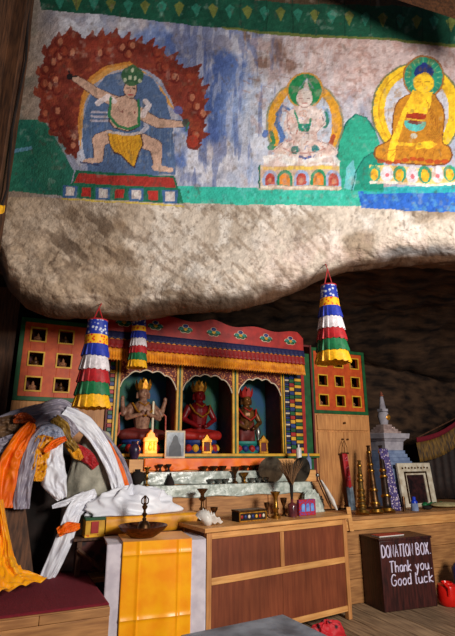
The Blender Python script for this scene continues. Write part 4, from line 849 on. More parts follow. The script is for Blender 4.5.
# conch shell
t_p = onC(211, .1); k = kk(t_p); m = MB(); pts = []; rs = []
for i in range(34):
    q = i/33; a = q*math.pi*5; rr = .05*(1-q)**1.1; pts.append(Vector((-.05+q*.13-.02, math.cos(a)*rr*.45, .045+math.sin(a)*rr*.4-q*.02))); rs.append(.042*(1-q)**.9+.004)
m.tube(pts, rs, 12)
m.grid(lambda u_, v: Vector((-.07+.15*u_, -.03-.03*v*math.sin(math.pi*u_), .012+.075*v*(1-u_)**.6+.006*math.sin(u_*20))), 16, 8)
for i in range(5): m.lathe([(.012, 0), (.008, .02), (0, .035)], 8, M=Matrix.Translation((-.065+i*.022, 0, .078-.008*i)))
o = m.build('conch_shell', WHITEP, loc=t_p+Vector((0, 0, .001)), rz=CA, solid=.002); tag(o, 'white conch shell at the left end of the low cupboard', 'shell')
# picture packet
t = thing('patterned_packet', 'red packet with three blue arches leaning at the right of cupboard top', 'packet', onC(308, .12)+Vector((0, 0, .001)), CA); k = kk(onC(308, .12)); wb = 11*k; hb = 15*k
m = MB(); m.box(-wb, wb, 0, .03, 0, hb); m.build('cover', mat('crimson_pattern', (170, 30, 50), (70, 70, 150), kind='vor', scale=70), t, bevel=.003)
for i in range(3):
    x = -wb*.55+i*wb*.55; m = MB(); m.prism([(x-.018, hb*.25), (x+.018, hb*.25)]+[(x+.018*math.cos(a*math.pi/8), hb*.6+.018*math.sin(a*math.pi/8)) for a in range(9)], -.004, .0); m.build('arch_print', mat('sky_blue_print', (120, 170, 225), (80, 110, 190)), t)
pile('cloth_bundle', 'pale bluish crumpled bundle behind the red packet', 'bundle', FOILC, onC(312, .27)+Vector((0, 0, .001)), .12, .045, .15, 4.4, CA)
lthing('dark_urn', 'dark brown rounded urn at the left end of altar steps', 'urn', 137, 3.735, zBt+.006, [(0, 0), (.5, 0), (.45, .06), (.9, .3), (1, .55), (.8, .8), (.4, .88), (.45, 1), (0, .95)], 13, 16, BLACKISH)
lthing('dark_urn', 'dark purple pot on the ledge left of the amber lamp', 'urn', 134, 3.99, zs_-.029, [(0, 0), (.6, 0), (.9, .3), (1, .55), (.7, .8), (.5, .85), (.6, 1), (0, .95)], 12, 17, mat('purple_glaze', (60, 44, 76), (34, 24, 44), rough=.3))
# wing conch trumpet
t = thing('shell_trumpet', 'long silver mounted shell trumpet leaning at right end of low cupboard', 'trumpet', onC(337, .14)+Vector((0, 0, .002)), CA); k = kk(onC(330, .1))
m = MB(); m.tube([(.0, 0, .0+.018), (-.03, .02, .09), (-.07, .05, .19), (-.1, .07, .26)], [.018, .045, .034, .014], 14, flat=.5); m.build('shell', WHITEP, t)
m = MB(); m.tube([(-.04, .02, .02), (-.065, .035, .1), (-.1, .06, .2), (-.12, .08, .27), (-.12, .08, .3)], [.006, .02, .016, .014, .008], 12, flat=.6); m.build('metal_wing', BRONZE, t)
m = MB(); m.ell((-.125, .085, .3), (.016, .016, .018)); m.build('mouthpiece', STEEL, t)
# cymbals on the altar steps
def cymbal(label, px, py, D, rpx, tilt):
    p = onD(px, py, D); k = kk(p); R = rpx*k; M = Matrix.Translation(p) @ Matrix.Rotation(A25+tilt, 4, 'Z') @ Matrix.Rotation(math.radians(-80), 4, 'X')
    pr = [(R, 0), (R*.97, -.006), (R*.6, -.012), (R*.42, -.014), (R*.36, -.03), (R*.2, -.048), (.004, -.053), (.004, -.049), (R*.2, -.044), (R*.35, -.026), (R*.42, -.01), (R*.97, -.001)]
    m = MB(); m.lathe([(r, -z) for r, z in pr], 36); t = thing('cymbal', label, 'cymbal', p, 0, 'ritual cymbals')
    m.v = [tuple((M @ Vector(v))-p) for v in m.v]; o = m.build('dish', mat('grey_bronze', (130, 120, 104), (66, 60, 54), metal=.9, rough=.3, scale=14), t)
    m = MB(); m.tube([Vector((0, 0, .05)), Vector((.02, 0, .075)), Vector((.01, .03, .09)), Vector((0, 0, .05))], .004, 6); m.v = [tuple((M @ Vector(v))-p) for v in m.v]; m.build('strap', ORANGE, t)
cymbal('large bronze cymbal leaning left of the feather fan', 271, 470, 3.70, 13, -.25); cymbal('large bronze cymbal half hidden behind the feather fan', 301, 470, 3.70, 12.5, .15)
# feather fan standing in the jar
p = onC(292.5, .12)+Vector((0, 0, .001)); k = kk(p); zb = 17*k
t = thing('feather_fan', 'spreading brown feather whisk standing in the dark jar', 'feather fan', p+Vector((0, 0, zb)), CA)
m = MB(); m.tube([(0, 0, -.03), (0, 0, 5*k), (0, 0, 18*k)], [.006, .013, .016], 10); m.build('handle', BLACKISH, t)
m = MB(); random.seed(5)
for i in range(90):
    a = random.uniform(-.62, .62); y = random.uniform(-.02, .02); L_ = random.uniform(20, 27)*k; z0 = 13*k
    m.tube([(0, y, z0), (math.sin(a)*L_*.45, y*1.3, z0+math.cos(a)*L_*.5), (math.sin(a*1.12)*L_, y*2, z0+math.cos(a)*L_)], [.003, .0035, .001], 4)
m.build('feathers', FEATH, t)
# small bottles on the top ledge
for px, nm, lb, mt, hpx in ((299, 'small_vase', 'tiny white vase on the altar ledge above the feather fan', WHITEP, 13), (309, 'small_bottle', 'little blue and white bottle right of the cymbals', STUCCOB, 15)):
    lthing(nm, lb, 'vase', px, 3.85, zA+.007 if px > 300 else zs_-.028, bottle, 5.5, hpx, mt)

# ------------------------------------------------------------------ right bench with everything on it
zb_ = zD(400, 513.5, DB); bl = sD(344, DB, .7); brr = bl+2.3
bn = thing('long_bench', 'long built-in wooden bench shelf along the right side', 'bench', W(bl, DB, 0)); bw = brr-bl
rs = max(0, sr+.006-bl); m = MB(); m.box(-.01, bw, -.03, .42, zb_-.03, zb_); m.box(rs, bw, .4205, 1.15, zb_-.03, zb_); m.build('top', WOODB, bn, bevel=.003)
m = MB(); m.box(0, bw, -.022, .0, zb_-.11, zb_-.032); m.build('edge_board', WOOD, bn, bevel=.003)
m = MB()
for i in range(3): m.box(0, bw, 0.002, .022, .0+i*(zb_-.115)/3+.002, (i+1)*(zb_-.115)/3-.002)
m.build('front_boards', WOODB, bn, bevel=.003)
m = MB(); m.box(0, .02, .03, .42, 0, zb_-.035); m.build('end_panel', WOODV, bn)
def onB(px, D, dz=.001): return onDz(px, D, zb_+dz)
# donation box
q1 = atZ(385, 613, 0); q2 = atZ(438, 606, 0); dA = math.atan2((q2-q1).y, (q2-q1).x); dW = (q2-q1).length; print('DBOX', q1.dot(N), q2.dot(N), dW, math.degrees(dA)); dH = atY(379, 540, q1.y).z
db = thing('donation_box', 'dark red-brown wooden donation box with white hand lettering on the floor', 'box', (q1.x, q1.y, .0005), dA)
m = MB(); m.box(0, dW, 0, .27, 0, dH-.012); m.build('body', DARKW, db, bevel=.005)
m = MB(); m.box(-.008, dW+.006, -.008, .275, dH-.012, dH+.006); m.build('lid', DARKW, db, bevel=.003)
GL_ = {
 'D': [[(0, 0), (0, 1), (.5, .85), (.65, .5), (.5, .12), (0, 0)]], 'O': [[(.35, 1), (.05, .75), (0, .4), (.2, .03), (.5, .05), (.68, .4), (.6, .8), (.35, 1)]],
 'N': [[(0, 0), (.03, 1), (.55, .05), (.6, 1)]], 'A': [[(0, 0), (.3, 1), (.62, 0)], [(.1, .38), (.52, .38)]], 'T': [[(0, .97), (.65, 1)], [(.33, 1), (.3, 0)]],
 'I': [[(.1, 1), (.1, 0)], [(-.05, 1), (.25, 1)], [(-.05, 0), (.25, 0)]], 'B': [[(0, 0), (0, 1), (.45, .9), (.42, .6), (0, .52), (.52, .42), (.5, .08), (0, 0)]], 'X': [[(0, 0), (.6, 1)], [(.03, 1), (.62, 0)]],
 '.': [[(.1, .02), (.14, .06)]], 'h': [[(0, 1), (0, 0)], [(0, .4), (.2, .56), (.4, .45), (.42, 0)]], 'a': [[(.4, .55), (.12, .55), (0, .25), (.15, .02), (.38, .12), (.42, .55), (.44, 0)]],
 'n': [[(0, .55), (.02, 0)], [(.02, .38), (.22, .56), (.4, .42), (.42, 0)]], 'k': [[(0, 1), (0, 0)], [(.4, .58), (.02, .25), (.42, 0)]], 'y': [[(0, .55), (.2, .1)], [(.42, .58), (.15, -.3), (0, -.42)]],
 'o': [[(.2, .56), (0, .35), (.08, .05), (.32, .02), (.44, .3), (.35, .54), (.2, .56)]], 'u': [[(0, .55), (.03, .1), (.2, 0), (.38, .15), (.42, .56), (.44, 0)]],
 'G': [[(.6, .88), (.3, 1), (.03, .6), (.08, .15), (.4, 0), (.62, .2), (.6, .45), (.36, .45)]], 'd': [[(.4, .5), (.12, .55), (0, .25), (.15, .02), (.38, .12)], [(.42, 1), (.42, 0)]], 'l': [[(.05, 1), (.04, .1), (.14, 0)]], 'c': [[(.38, .5), (.12, .54), (0, .25), (.12, .02), (.4, .08)]]}
def write(txt, x0, x1, z, h, r, rise):
    adv = {'I': .5, 'l': .35, '.': .35, ' ': .45}; tot = sum(adv.get(c, .85 if c.isupper() else .64) for c in txt); sc = (x1-x0)/tot; x = x0; m = MB()
    for c in txt:
        if c != ' ':
            for sgm in GL_[c]:
                P = [Vector((x+q[0]*sc*1.0, 0, z+q[1]*h+rise*(x-x0))) for q in sgm]
                if len(P) > 2: P = [catmull(P, t/14) for t in range(15)] if not c in 'NAX' else P
                m.tube([(q.x, -.0012, q.z) for q in P], r, 6, flat=.9)
        x += adv.get(c, .85 if c.isupper() else .64)*sc
    return m
def T(px, py):     # position on the box front
    p = atY(px, py, q1.y+.1); return
WORDS = [('DONATION', .03, .64, .745, .17), ('BOX.', .685, .985, .745, .17), ('Thank', .15, .58, .53, .155), ('you.', .64, .98, .53, .155), ('Good', .16, .56, .345, .155), ('luck', .62, .99, .345, .155)]
for txt, xa, xb, z_, h_ in WORDS:
    m = write(txt, dW*xa, dW*xb, dH*z_, dH*h_, .006, .0); m.build('lettering', INK, db, label='white hand painted word')
bk = MB(); bk.box(0, .3, 0, .1, 0, .008, 0); bk.box(-.003, .303, -.003, .103, .0085, .0115, 1)
dm = Matrix.Translation((q1.x, q1.y, 0)) @ Matrix.Rotation(dA, 4, 'Z')
t = thing('booklet', 'thin booklet with red cover lying on top of the donation box', 'booklet', dm @ Vector((.05, .06, dH+.0075)), dA+.1)
m = MB(); m.box(0, .28, 0, .1, 0, .008); m.build('pages', PAPER, t); m = MB(); m.box(-.002, .282, -.002, .102, .0085, .011); m.build('cover', mat('faded_red_cover', (190, 60, 50), (160, 40, 40), rough=.5), t)
# stupa
sp_ = onB(391, 4.34); k = kk(sp_)
t = thing('white_stupa', 'white stepped miniature stupa with tapering spire on the bench', 'stupa', sp_)
Hs = (lambda py: zD(391, py, 4.34)-zb_)
def sq(m, w0, w1, z0, z1, mi=0): m.taper(-w0, w0, -w0, w0, z0, -w1, w1, -w1, w1, z1, mi)
m = MB(); zz = [Hs(y) for y in (511, 468, 464.5, 461, 457.5, 454, 450.5)]; sq(m, .23, .23, 0, zz[1], 0)
for i, wv in enumerate((.205, .19, .175, .16, .145)): sq(m, wv, wv, zz[i+1]+.0, zz[i+2], 0)
m.build('stepped_base', STUCCOB, t, bevel=.004)
m = MB(); sq(m, .13, .14, zz[6], Hs(442)); sq(m, .14, .17, Hs(442), Hs(439)); sq(m, .185, .195, Hs(439), Hs(434)); m.build('throne', STUCCO, t, bevel=.004)
m = MB()
for i in range(4): wv = .13-.022*i; sq(m, wv, wv, lerp(Hs(434), Hs(425), i/4), lerp(Hs(434), Hs(425), (i+1)/4))
m.build('terraces', mat('pinkish_whitewash', (180, 156, 150), (140, 116, 112), rough=.85), t, bevel=.003)
m = MB(); za, zb2 = Hs(425), Hs(412); m.lathe([(.045, za), (.066, lerp(za, zb2, .65)), (.056, lerp(za, zb2, .92)), (.03, zb2)], 24); m.box(-.042, .042, -.042, .042, zb2, Hs(409.5)); m.build('dome', STUCCO, t)
m = MB(); m.lathe([(0, 0), (.03, 0), (.034, .008), (.022, .016), (0, .018)], 18, M=Matrix.Translation((0.02, -.052, lerp(za, zb2, .55))) @ Matrix.Rotation(math.pi/2, 4, 'X')); m.build('gold_medallion', GOLD, t)
m = MB(); z0_, z1_ = Hs(409.5), Hs(397); pr = []
for i in range(11): r = lerp(.042, .02, i/10); pr += [(r, lerp(z0_, z1_, i/11)), (r*.86, lerp(z0_, z1_, (i+.7)/11))]
m.lathe(pr, 20); m.build('spire', STUCCO, t)
m = MB(); m.lathe([(.02, z1_), (.026, z1_+.01), (.012, z1_+.02), (.018, z1_+.03), (.008, z1_+.045), (0, z1_+.06)], 16); m.build('finial', mat('worn_red_gold', (170, 100, 70), (120, 60, 50)), t)
# framed panel
fp = onB(421.5, 4.0); k = kk(fp); t = thing('framed_picture', 'white carved picture frame with dark centre leaning beside the stupa', 'picture frame', fp); w2 = 22.5*k; h2 = 42*k; tw = .3
MR = Matrix.Rotation(math.radians(-6), 4, 'X')
m = MB()
for (x0, x1, z0, z1) in ((-w2, -w2*.55, 0, h2), (w2*.5, w2, 0, h2), (-w2*.55, w2*.5, h2*.72, h2), (-w2*.55, w2*.5, 0, h2*.08)): m.box(x0, x1, 0, .03, z0, z1, 0, MR)
m.build('frame', FRAMEW, t, bevel=.004)
m = MB()
for (x0, x1, z0, z1) in ((-w2*.7, -w2*.62, h2*.08, h2*.8), (w2*.6, w2*.67, h2*.08, h2*.8), (-w2*.7, w2*.67, h2*.76, h2*.8)): m.box(x0, x1, -.006, -.0005, z0, z1, 0, MR)
for i in range(9): m.ell((-w2*.75+i*w2*.19, -.004, h2*.88+.004*(i % 2)), (.014, .004, .01), 8, 0, MR)
m.build('gilt_moulding', BRONZE, t)
m = MB(); m.box(-w2*.55, w2*.5, .012, .02, h2*.08, h2*.72, 0, MR); m.build('panel', mat('dark_red_picture', (60, 30, 28), (24, 14, 14), rough=.3), t)
# long horns
def horn(label, px0, px1, top_py, D, wpx, seed):
    p0 = onB(px0, D); k = kk(p0); L_ = (zD(px1, top_py, D+.15)-zb_); t = thing('ritual_horn', label, 'horn', p0, A25, 'ritual horns leaning against the cabinet')
    q = onD(px1, top_py, D+.15)-p0; q = Vector((q.dot(U), q.dot(N), q.z)); r0 = wpx*k/2
    M = q.to_track_quat('Z', 'Y').to_matrix().to_4x4(); L_ = q.length
    pr = [(r0*1.25, 0.003), (r0*1.3, .012), (r0*.95, .03), (r0*.8, .1*L_)]
    for i in range(9): z = L_*(.12+.095*i); r = r0*(.82-.05*i); pr += [(r, z), (r*.98, z+.03*L_)]
    pr += [(r0*.3, L_*.985), (r0*.5, L_)]
    m = MB(); m.lathe(pr, 18, M=M); m.build('tube', [mat('old_brass', (150, 116, 60), (84, 62, 34), metal=.8, rough=.4, scale=40), BRONZE, mat('dark_horn_metal', (74, 54, 44), (40, 30, 26), metal=.6, rough=.35)][seed], t)
    for i in ((0, 1, 2, 3, 5, 6, 8), (0, 2, 5, 6, 8), (1, 4, 5, 8))[seed]: m = MB(); z = L_*(.12+.095*i); r = r0*(.84-.05*i); m.lathe([(r*1.05, z+.0), (r*1.22, z+.006), (r*1.22, z+.02), (r*1.05, z+.026)], 18, M=M); m.build('brass_ring', BRASS, t)
    m = MB(); m.lathe([(r0*1.2, .001), (r0*1.45, .006), (r0*1.4, .03), (r0*1.0, .035)], 18, M=M); m.build('brass_ring', BRASS, t)
horn('short ornate brass horn, leftmost of the three', 362.5, 359, 461, 3.70, 9.5, 0); horn('dark bronze horn, middle one, leaning left against the cabinet', 376.5, 368, 446, 3.72, 10, 1); horn('dark horn with brass middle ring, next to the purple brocade', 388, 380, 446, 3.74, 10.5, 2)
# patterned brocade roll and hanging ribbon
p0 = onB(397, 3.80); k = kk(p0); m = MB(); hh = 60*k
m.grid(lambda u_, v: Vector(((u_-.5)*(10-2*v)*k*1.3-v*6*k, -.012*math.sin(u_*9)+.05*v+.01, .004+hh*v)), 14, 24)
o = m.build('brocade_banner', PURB, loc=p0, rz=A25, solid=.012); tag(o, 'purple and white brocade cloth hanging between horns and white frame', 'banner')
t = thing('ribbon_pendant', 'red ribbon with pink letters hanging from the cabinet knob', 'pendant', onD(344, 440, 4.07)); k = kk(onD(344, 440, 4.07))
m = MB(); m.tube([(0, 0, 0), (-3*k, 0, -7*k), (-4*k, 0, -13*k)], .003, 6); m.tube([(0, 0, 0), (3*k, 0, -7*k), (3*k, 0, -13*k)], .003, 6); m.box(-5*k, 4.5*k, -.006, .006, -13.5*k, -12*k); m.build('hanging_loop', BRONZE, t)
m = MB(); m.grid(lambda u_, v: Vector(((-4+7*u_+1.5*v*2)*k, -.004-.006*math.sin(u_*4), (-13-32*v)*k)), 8, 16); m.build('ribbon', REDC, t, solid=.003)
m = MB()
for i in range(3):
    z = (-18-9*i)*k; x = (-.3+i*.8)*k; m.tube([(x-1.5*k, -.018, z), (x+1.2*k, -.018, z+2*k), (x+1.5*k, -.018, z-2*k), (x-1*k, -.018, z-1.5*k)], .004, 5)
m.build('letter', mat('pink_thread', (235, 130, 150), (215, 100, 120)), t)
m = MB(); m.grid(lambda u_, v: Vector(((-3+8*u_+1.0+v*2)*k, -.006-.01*math.sin(u_*7+v), (-44-24*v)*k)), 10, 12); m.build('grey_scarf', mat('blue_grey_silk', (110, 124, 136), (70, 80, 92), rough=.4), t, solid=.004)
# small bottle, dish, wrapped things
t = thing('eye_drop_bottle', 'small blue capped bottle standing on the bench before the frame', 'bottle', onB(415, 3.76)); k = kk(onB(415, 3.76))
m = MB(); m.lathe([(3.6*k, 0), (3.6*k, 5*k), (3.2*k, 7*k)], 18); m.build('label_band', STUCCOB, t); m = MB(); m.lathe([(3.3*k, 7.1*k), (3.0*k, 9*k), (1.8*k, 10*k), (1.7*k, 13*k), (0, 13.4*k)], 18); m.build('cap', BLUEPL, t)
m = MB(); m.lathe([(1.6*k, 0), (1.7*k, 12*k), (1.0*k, 14*k), (0, 14*k)], 14); tag(m.build('incense_tube', BRONZE, loc=onB(404.5, 3.76)), 'slim dark metal tube standing left of the blue capped bottle', 'tube')
m = MB(); m.ell((0, 0, .026), (18*k, .12, .025), 24); tag(m.build('pale_cushion', mat('cream_felt', (196, 180, 130), (160, 146, 104), rough=.9), loc=onB(446, 3.85), rz=A25), 'flat cream oval cushion at the right end of the bench', 'cushion')
m = MB()
for i in range(9): m.ell((-.12+i*.03, .02*math.sin(i*2), .02+.006*math.sin(i*1.7)), (.028, .03, .02), 12)
tag(m.build('green_wrap', GREENPL, loc=onB(433, 3.98), rz=A25), 'crumpled dark green wrap behind the cream cushion', 'wrap')
m = MB(); m.ell((0, 0, .02), (.05, .04, .02)); tag(m.build('dark_lump', BLACKISH, loc=onB(427.5, 3.78)), 'small dark lump between blue capped bottle and cream cushion', 'stone')
# wooden stake
m = MB(); m.taper(-.022, .022, -.014, 0, 0, -.045, .0, -.014, 0, .2); tag(m.build('wooden_stake', WOOD, loc=onD(351, 531, DB-.024), rz=A25), 'short pale wooden stick between the cupboard and the bench', 'stick')
# yellow patterned drape at far right
zv0, zv1 = zD(436, 462, 4.45), zD(436, 437, 4.45); s0_ = sD(416, 4.45, 1.4); s1_x = s0_+1.3
t = thing('fringed_drape', 'dim yellow fringed drape with red border hanging at far right', 'drape', W(s0_, 4.45, zv0))
def drz(u_): return (zv1-zv0)*.8+.42*u_-.05*math.sin(u_*5)
m = MB(); m.grid(lambda u_, v: Vector((u_*1.3, .01*math.sin(u_*150)-.03*v, lerp(drz(u_), drz(u_)-.24, v))), 200, 4); m.build('fringe', mat('dull_gold_fringe', (134, 98, 34), (52, 34, 18), scale=14, stretch=(5, 1, .8), rough=.7), t, solid=.003)
m = MB(); m.grid(lambda u_, v: Vector((u_*1.3, -.012+.002*math.sin(u_*60), lerp(drz(u_)+.05, drz(u_)-.01, v))), 60, 2); m.build('red_border', MAROON, t, solid=.008)
m = MB(); m.tube([(0, .012, drz(0)+.035), (1.3, .012, drz(1)+.035)], .009, 8); m.build('rod', OLDW, t)
m = MB(); m.grid(lambda u_, v: Vector((.04+u_*1.26, .035+.012*math.sin(u_*60), lerp(drz(u_)-.02, zb_+.012-zv0, v))), 120, 4); m.build('lower_cloth', mat('dark_brown_cloth', (50, 34, 28), (34, 22, 18)), t, solid=.003)
# red pot and blue bucket at right edge
p = atZ(450, 607, 0); k = kk(p); t = thing('red_plastic_pot', 'glossy red plastic pot with handle on the floor right of donation box', 'pot', (p.x+.02, p.y+.06, .0005), 0)
m = MB(); m.lathe([(0, 0), (.07, 0), (.088, .03), (.09, .12), (.08, .155), (.05, .165), (.045, .175), (.04, .16), (0, .15)], 28); m.build('body', REDPL, t)
m = MB(); m.tube([(-.045, -.05, .16), (-.05, -.075, .18), (-.03, -.1, .15), (-.03, -.085, .09)], .011, 8); m.build('handle', REDPL, t)
t = thing('blue_bucket', 'blue plastic canister behind the red pot at the right edge', 'canister', (p.x+.27, p.y+.24, .0005), 0); m = MB(); m.lathe([(0, 0), (.1, 0), (.11, .24), (.08, .28), (.04, .29), (.04, .31), (0, .31)], 24); m.build('body', mat('navy_plastic', (16, 36, 120), (10, 24, 90), rough=.4), t); m = MB(); m.lathe([(.046, .312), (.046, .34), (0, .345)], 16); m.build('cap', BLACKISH, t)

# ------------------------------------------------------------------ victory banners
def banner(label, px, py0, py1, Y, wtop, wbot, cord_px, dark=False):
    if Y < 3.5:
        j = int(np.argmin(np.abs(pxs-px))); i = int(np.argmin(np.abs(PYg[:nb+nlow, j]-cord_px))); Y = float(GY[i, j])-.05
    p = atY(px, py0, Y); k = kk(p); hh = p.z-atY(px, py1, Y).z
    t = thing('tiered_silk_banner', label, 'banner', p, 0, 'tiered silk banners')
    cl_ = atY(px, cord_px, Y).z-p.z
    cb_ = .055 if Y < 3.5 else 0; m = MB(); m.tube([(-wtop*k*.28, 0, -.003), (0, 0, cl_*.7), (0, cb_, cl_*1.05)], .004, 6); m.tube([(wtop*k*.28, 0, -.003), (0, 0, cl_*.7)], .004, 6); m.build('cord', REDC, t)
    def rad(q): return lerp(wtop, wbot, q)*k/2
    m = MB(); m.lathe([(0, 0), (rad(0), 0), (rad(.17), -hh*.18)], 32); m.build('drum', BLUEB, t, label='blue and white brocade top')
    m = MB(); m.lathe([(rad(0)*1.04, .004), (rad(0)*1.06, -.004)], 32); m.build('rim', REDC, t)
    m = MB(); m.lathe([(rad(.17)*.98, -hh*.165), (rad(.28)*1.0, -hh*.29)], 32); m.build('brocade_band', YREDB, t)
    for q0, q1_, mt, nm in ((.25, .43, BLUEC, 'blue'), (.41, .585, WHITEC, 'white'), (.56, .725, REDC, 'red'), (.70, .865, GREENC, 'green'), (.84, 1.0, YELC, 'yellow')):
        m = MB(); np_ = 16; seg = np_*8; r0 = rad(q0)*.92; r1 = rad(q1_)*1.03; ph = random.random()*6
        def fn(u_, v):
            a = u_*2*math.pi; sw = (u_*np_) % 1; pl = (sw-.5)*.12+.03*mnoise.noise(Vector((a*2, v*2, ph)))
            r = lerp(r0, r1, v**.8)*(1+pl*v); return Vector((r*math.cos(a), r*math.sin(a), -hh*lerp(q0, q1_, v)-.003*v*math.sin(sw*6.28)+.008*v*mnoise.noise(Vector((a*1.5, ph, 0)))))
        m.grid(fn, seg, 6); m.build('pleated_tier', mt, t, smooth=False, solid=.0015, label=nm+' pleated tier')
banner('tiered silk banner with blue top, at left before the orange pigeonholes', 98, 321, 408, 2.98, 19, 34, 302)
banner('tiered silk banner hanging at right against the dark rock', 328.5, 286, 363, 3.02, 15, 33, 262)
banner('smaller shaded silk banner in front of the cornice, behind the left one', 139.5, 318, 368, 3.88, 13, 19, 281)

# ------------------------------------------------------------------ low platform, carpet, scarf heap at left
zp = .45; q_ = atZ(106, 606, zp); DP = q_.dot(N); psr = .64; plf = sD(-48, DP, zp); print('DP', DP, q_.dot(U))
pt = thing('low_platform', 'low plank platform along the left edge under the maroon carpet', 'platform', W(plf, DP, 0)); pw = psr-plf; DQ = 3.53-DP; PB = 4.08-DP
m = MB(); m.box(0, pw, -.0, PB, zp-.03, zp); m.box(pw+.0005, 1.22-plf, DQ, 3.69-DP, zp-.03, zp); m.build('deck', WOODB, pt, bevel=.003)
m = MB(); 
for i, (a_, b_2) in enumerate(((0, .52), (.523, 1))): m.box(pw*a_, pw*b_2, -.02, -.001, zp-.045, zp-.002)
for z0, z1 in ((.0, .13), (.133, .265), (.268, zp-.048)): m.box(0, pw, -.012, -.001, z0, z1)
m.build('front_boards', WOODB, pt, bevel=.003)
m = MB(); m.grid(lambda u_, v: Vector((u_*pw, .012+v*(PB-.05), .003+.002*mnoise.noise(Vector((u_*30, v*20, 0))))), 60, 30)
tag(m.build('maroon_carpet', MAROON, loc=W(plf, DP, zp+.004), rz=A25, solid=.008, off=-1), 'maroon carpet covering the low plank platform', 'carpet')
# reading table carrying the yellow wrapped book, and saffron table in front
zt = .70; c1 = atZ(109, 545, zt); c2 = atZ(204, 539.5, zt); TA = math.atan2((c2-c1).y, (c2-c1).x); TL = (c2-c1).length
tb = thing('small_table', 'small wooden table hidden under the saffron and white cloths', 'table', (c1.x, c1.y, 0), TA); td = .3
m = MB(); m.box(.0, TL, .012, td, zt-.03, zt); m.build('top', WOODB, tb, bevel=.002)
for x in (.02, TL-.06):
    for y in (.03, td-.05): m = MB(); m.box(x, x+.04, y, y+.04, 0, zt-.031); m.build('leg', OLDW, tb, bevel=.002)
m = MB(); m.box(.03, TL-.03, .035, .05, zt-.14, zt-.031); m.box(.025, .04, .05, td-.03, .25, .3); m.build('rail', OLDW, tb)
def drape(name, label, mt, x0, x1, eps, bottom, seed, creases=(), hcre=()):
    L1 = td-.0; L2 = zt-bottom; m = MB(); nv = 90; nu = 60
    def fn(u_, v):
        d = v*(L1+L2); x = lerp(x0, x1, u_); nzv = mnoise.noise(Vector((x*7, d*3, seed)))
        if d < L1:
            return Vector((x, L1-d+.0, zt+eps+.001*nzv))
        q = d-L1; cre = sum(.006*math.exp(-((x-c)/.006)**2) for c in creases)+sum(.008*math.exp(-((q-c)/.008)**2) for c in hcre)
        a = min(q/.012, 1); y = -eps-.008*q*4*(.5+.5*math.sin(x*38+seed+q*2))*min(q*2, 1)*.35-cre-.003*(nzv+1)*min(q*9, 1)
        return Vector((x+.006*nzv*q, y, zt+eps-q-.0))
    m.grid(fn, nu, nv); return tag(m.build(name, mt, loc=(c1.x, c1.y, 0), rz=TA, solid=.0015), label, 'cloth')
drape('white_table_cloth', 'white cotton cloth draped over the small table beneath saffron runner', LINEN, -.012, TL+.012, .004, .06, 2)
drape('saffron_runner', 'shiny saffron satin runner hanging over the white table cloth', SAFF, TL*.135, TL*.86, .0145, .03, 5, (TL*.3, TL*.72), (.075, .43, .62))
# copper bowl with a bell
pb = atZ(141, 533, zt+.017); pb = (Matrix.Translation((c1.x, c1.y, 0)) @ Matrix.Rotation(TA, 4, 'Z')) @ Vector((TL*.37, .125, zt+.0195)); k = kk(pb)
t = thing('copper_bowl', 'wide dark copper bowl on the saffron runner', 'bowl', pb, 0)
R = 24.5*k; m = MB(); m.lathe([(0, 0), (R*.5, 0), (R*.62, .012), (R*.9, .045), (R, .066), (R*.98, .07), (R*.86, .048), (R*.58, .02), (0, .012)], 40); m.build('bowl', COPPER, t)
t = thing('ritual_bell', 'bronze bell with ornate handle standing in the copper bowl', 'bell', pb+Vector((0.005, 0, .0135)), 0)
m = MB(); m.lathe([(0, .006), (.042, .0), (.045, .004), (.04, .02), (.033, .05), (.022, .068), (.008, .074), (0, .074)], 28); m.build('bell_body', BRONZE, t)
m = MB(); m.lathe([(.01, .074), (.013, .082), (.007, .09), (.012, .1), (.016, .108), (.008, .116), (.007, .13), (.014, .14), (.016, .15), (.008, .158)], 16)
for kx_ in range(4):
    a = kx_*math.pi/2+.4; m.tube([(0, 0, .155), (.018*math.cos(a), .018*math.sin(a), .168), (.019*math.cos(a), .019*math.sin(a), .188), (.002*math.cos(a), .002*math.sin(a), .208)], [.004, .004, .004, .003], 6)
m.build('handle', BRONZE, t); t.scale = (1.2, 1.2, 1.15)
# reading table (dark) with yellow wrapped book and striped book end
DR = 3.56; zy1 = zD(140, 514, DR+.05); zy0 = zD(140, 534, DR-.02)
r0 = sD(74, DR, .75); r1 = sD(199, DR, .75); RW = r1-r0
rt_ = thing('reading_table', 'dark painted low table on the platform under yellow wrapped book', 'table', W(r0, DR-.02, zp+.0135))
zz0 = zp+.0135
m = MB(); m.box(0, RW-.1, 0, .14, zy0-zz0-.02, zy0-zz0-.001); m.build('top', OLDW, rt_, bevel=.002)
for x in (.03, 1.2-r0-.06): 
    for y in (.02, .1): m = MB(); m.box(x, x+.03, y, y+.03, 0, zy0-zz0-.021); m.build('leg', OLDW, rt_)
m = MB(); m.box(.06, 1.2-r0-.07, .03, .04, .03, zy0-zz0-.03); m.build('panel', mat('faded_red_panel', (84, 40, 34), (40, 26, 26), scale=14, kind='vor'), rt_)
m = MB(); m.tube([(.03, -.006, .17), (.2, -.02, .03)], .014, 6); m.build('brace', OLDW, rt_)
bx0 = sD(85, DR, .78); bx1 = sD(200, DR, .78); BW = bx1-bx0
t = thing('wrapped_book', 'long scripture bundle wrapped in yellow cloth behind the copper bowl', 'book', W(bx0, DR-.02, zy0)); hb = zy1-zy0
m = MB()
def bkf(u_, v):
    a = v*2*math.pi; cx, cz = math.cos(a), math.sin(a); e = 5; q = (abs(cx)**e+abs(cz)**e)**(-1/e); nz_ = mnoise.noise(Vector((u_*9, cx*2, cz*2)))
    return Vector((.14+u_*(BW-.14), .07+.065*cx*q+.003*nz_, hb/2+hb/2*cz*q*(.98)+.0+.003*nz_*(cz > -.5)))
m.grid(bkf, 60, 40)
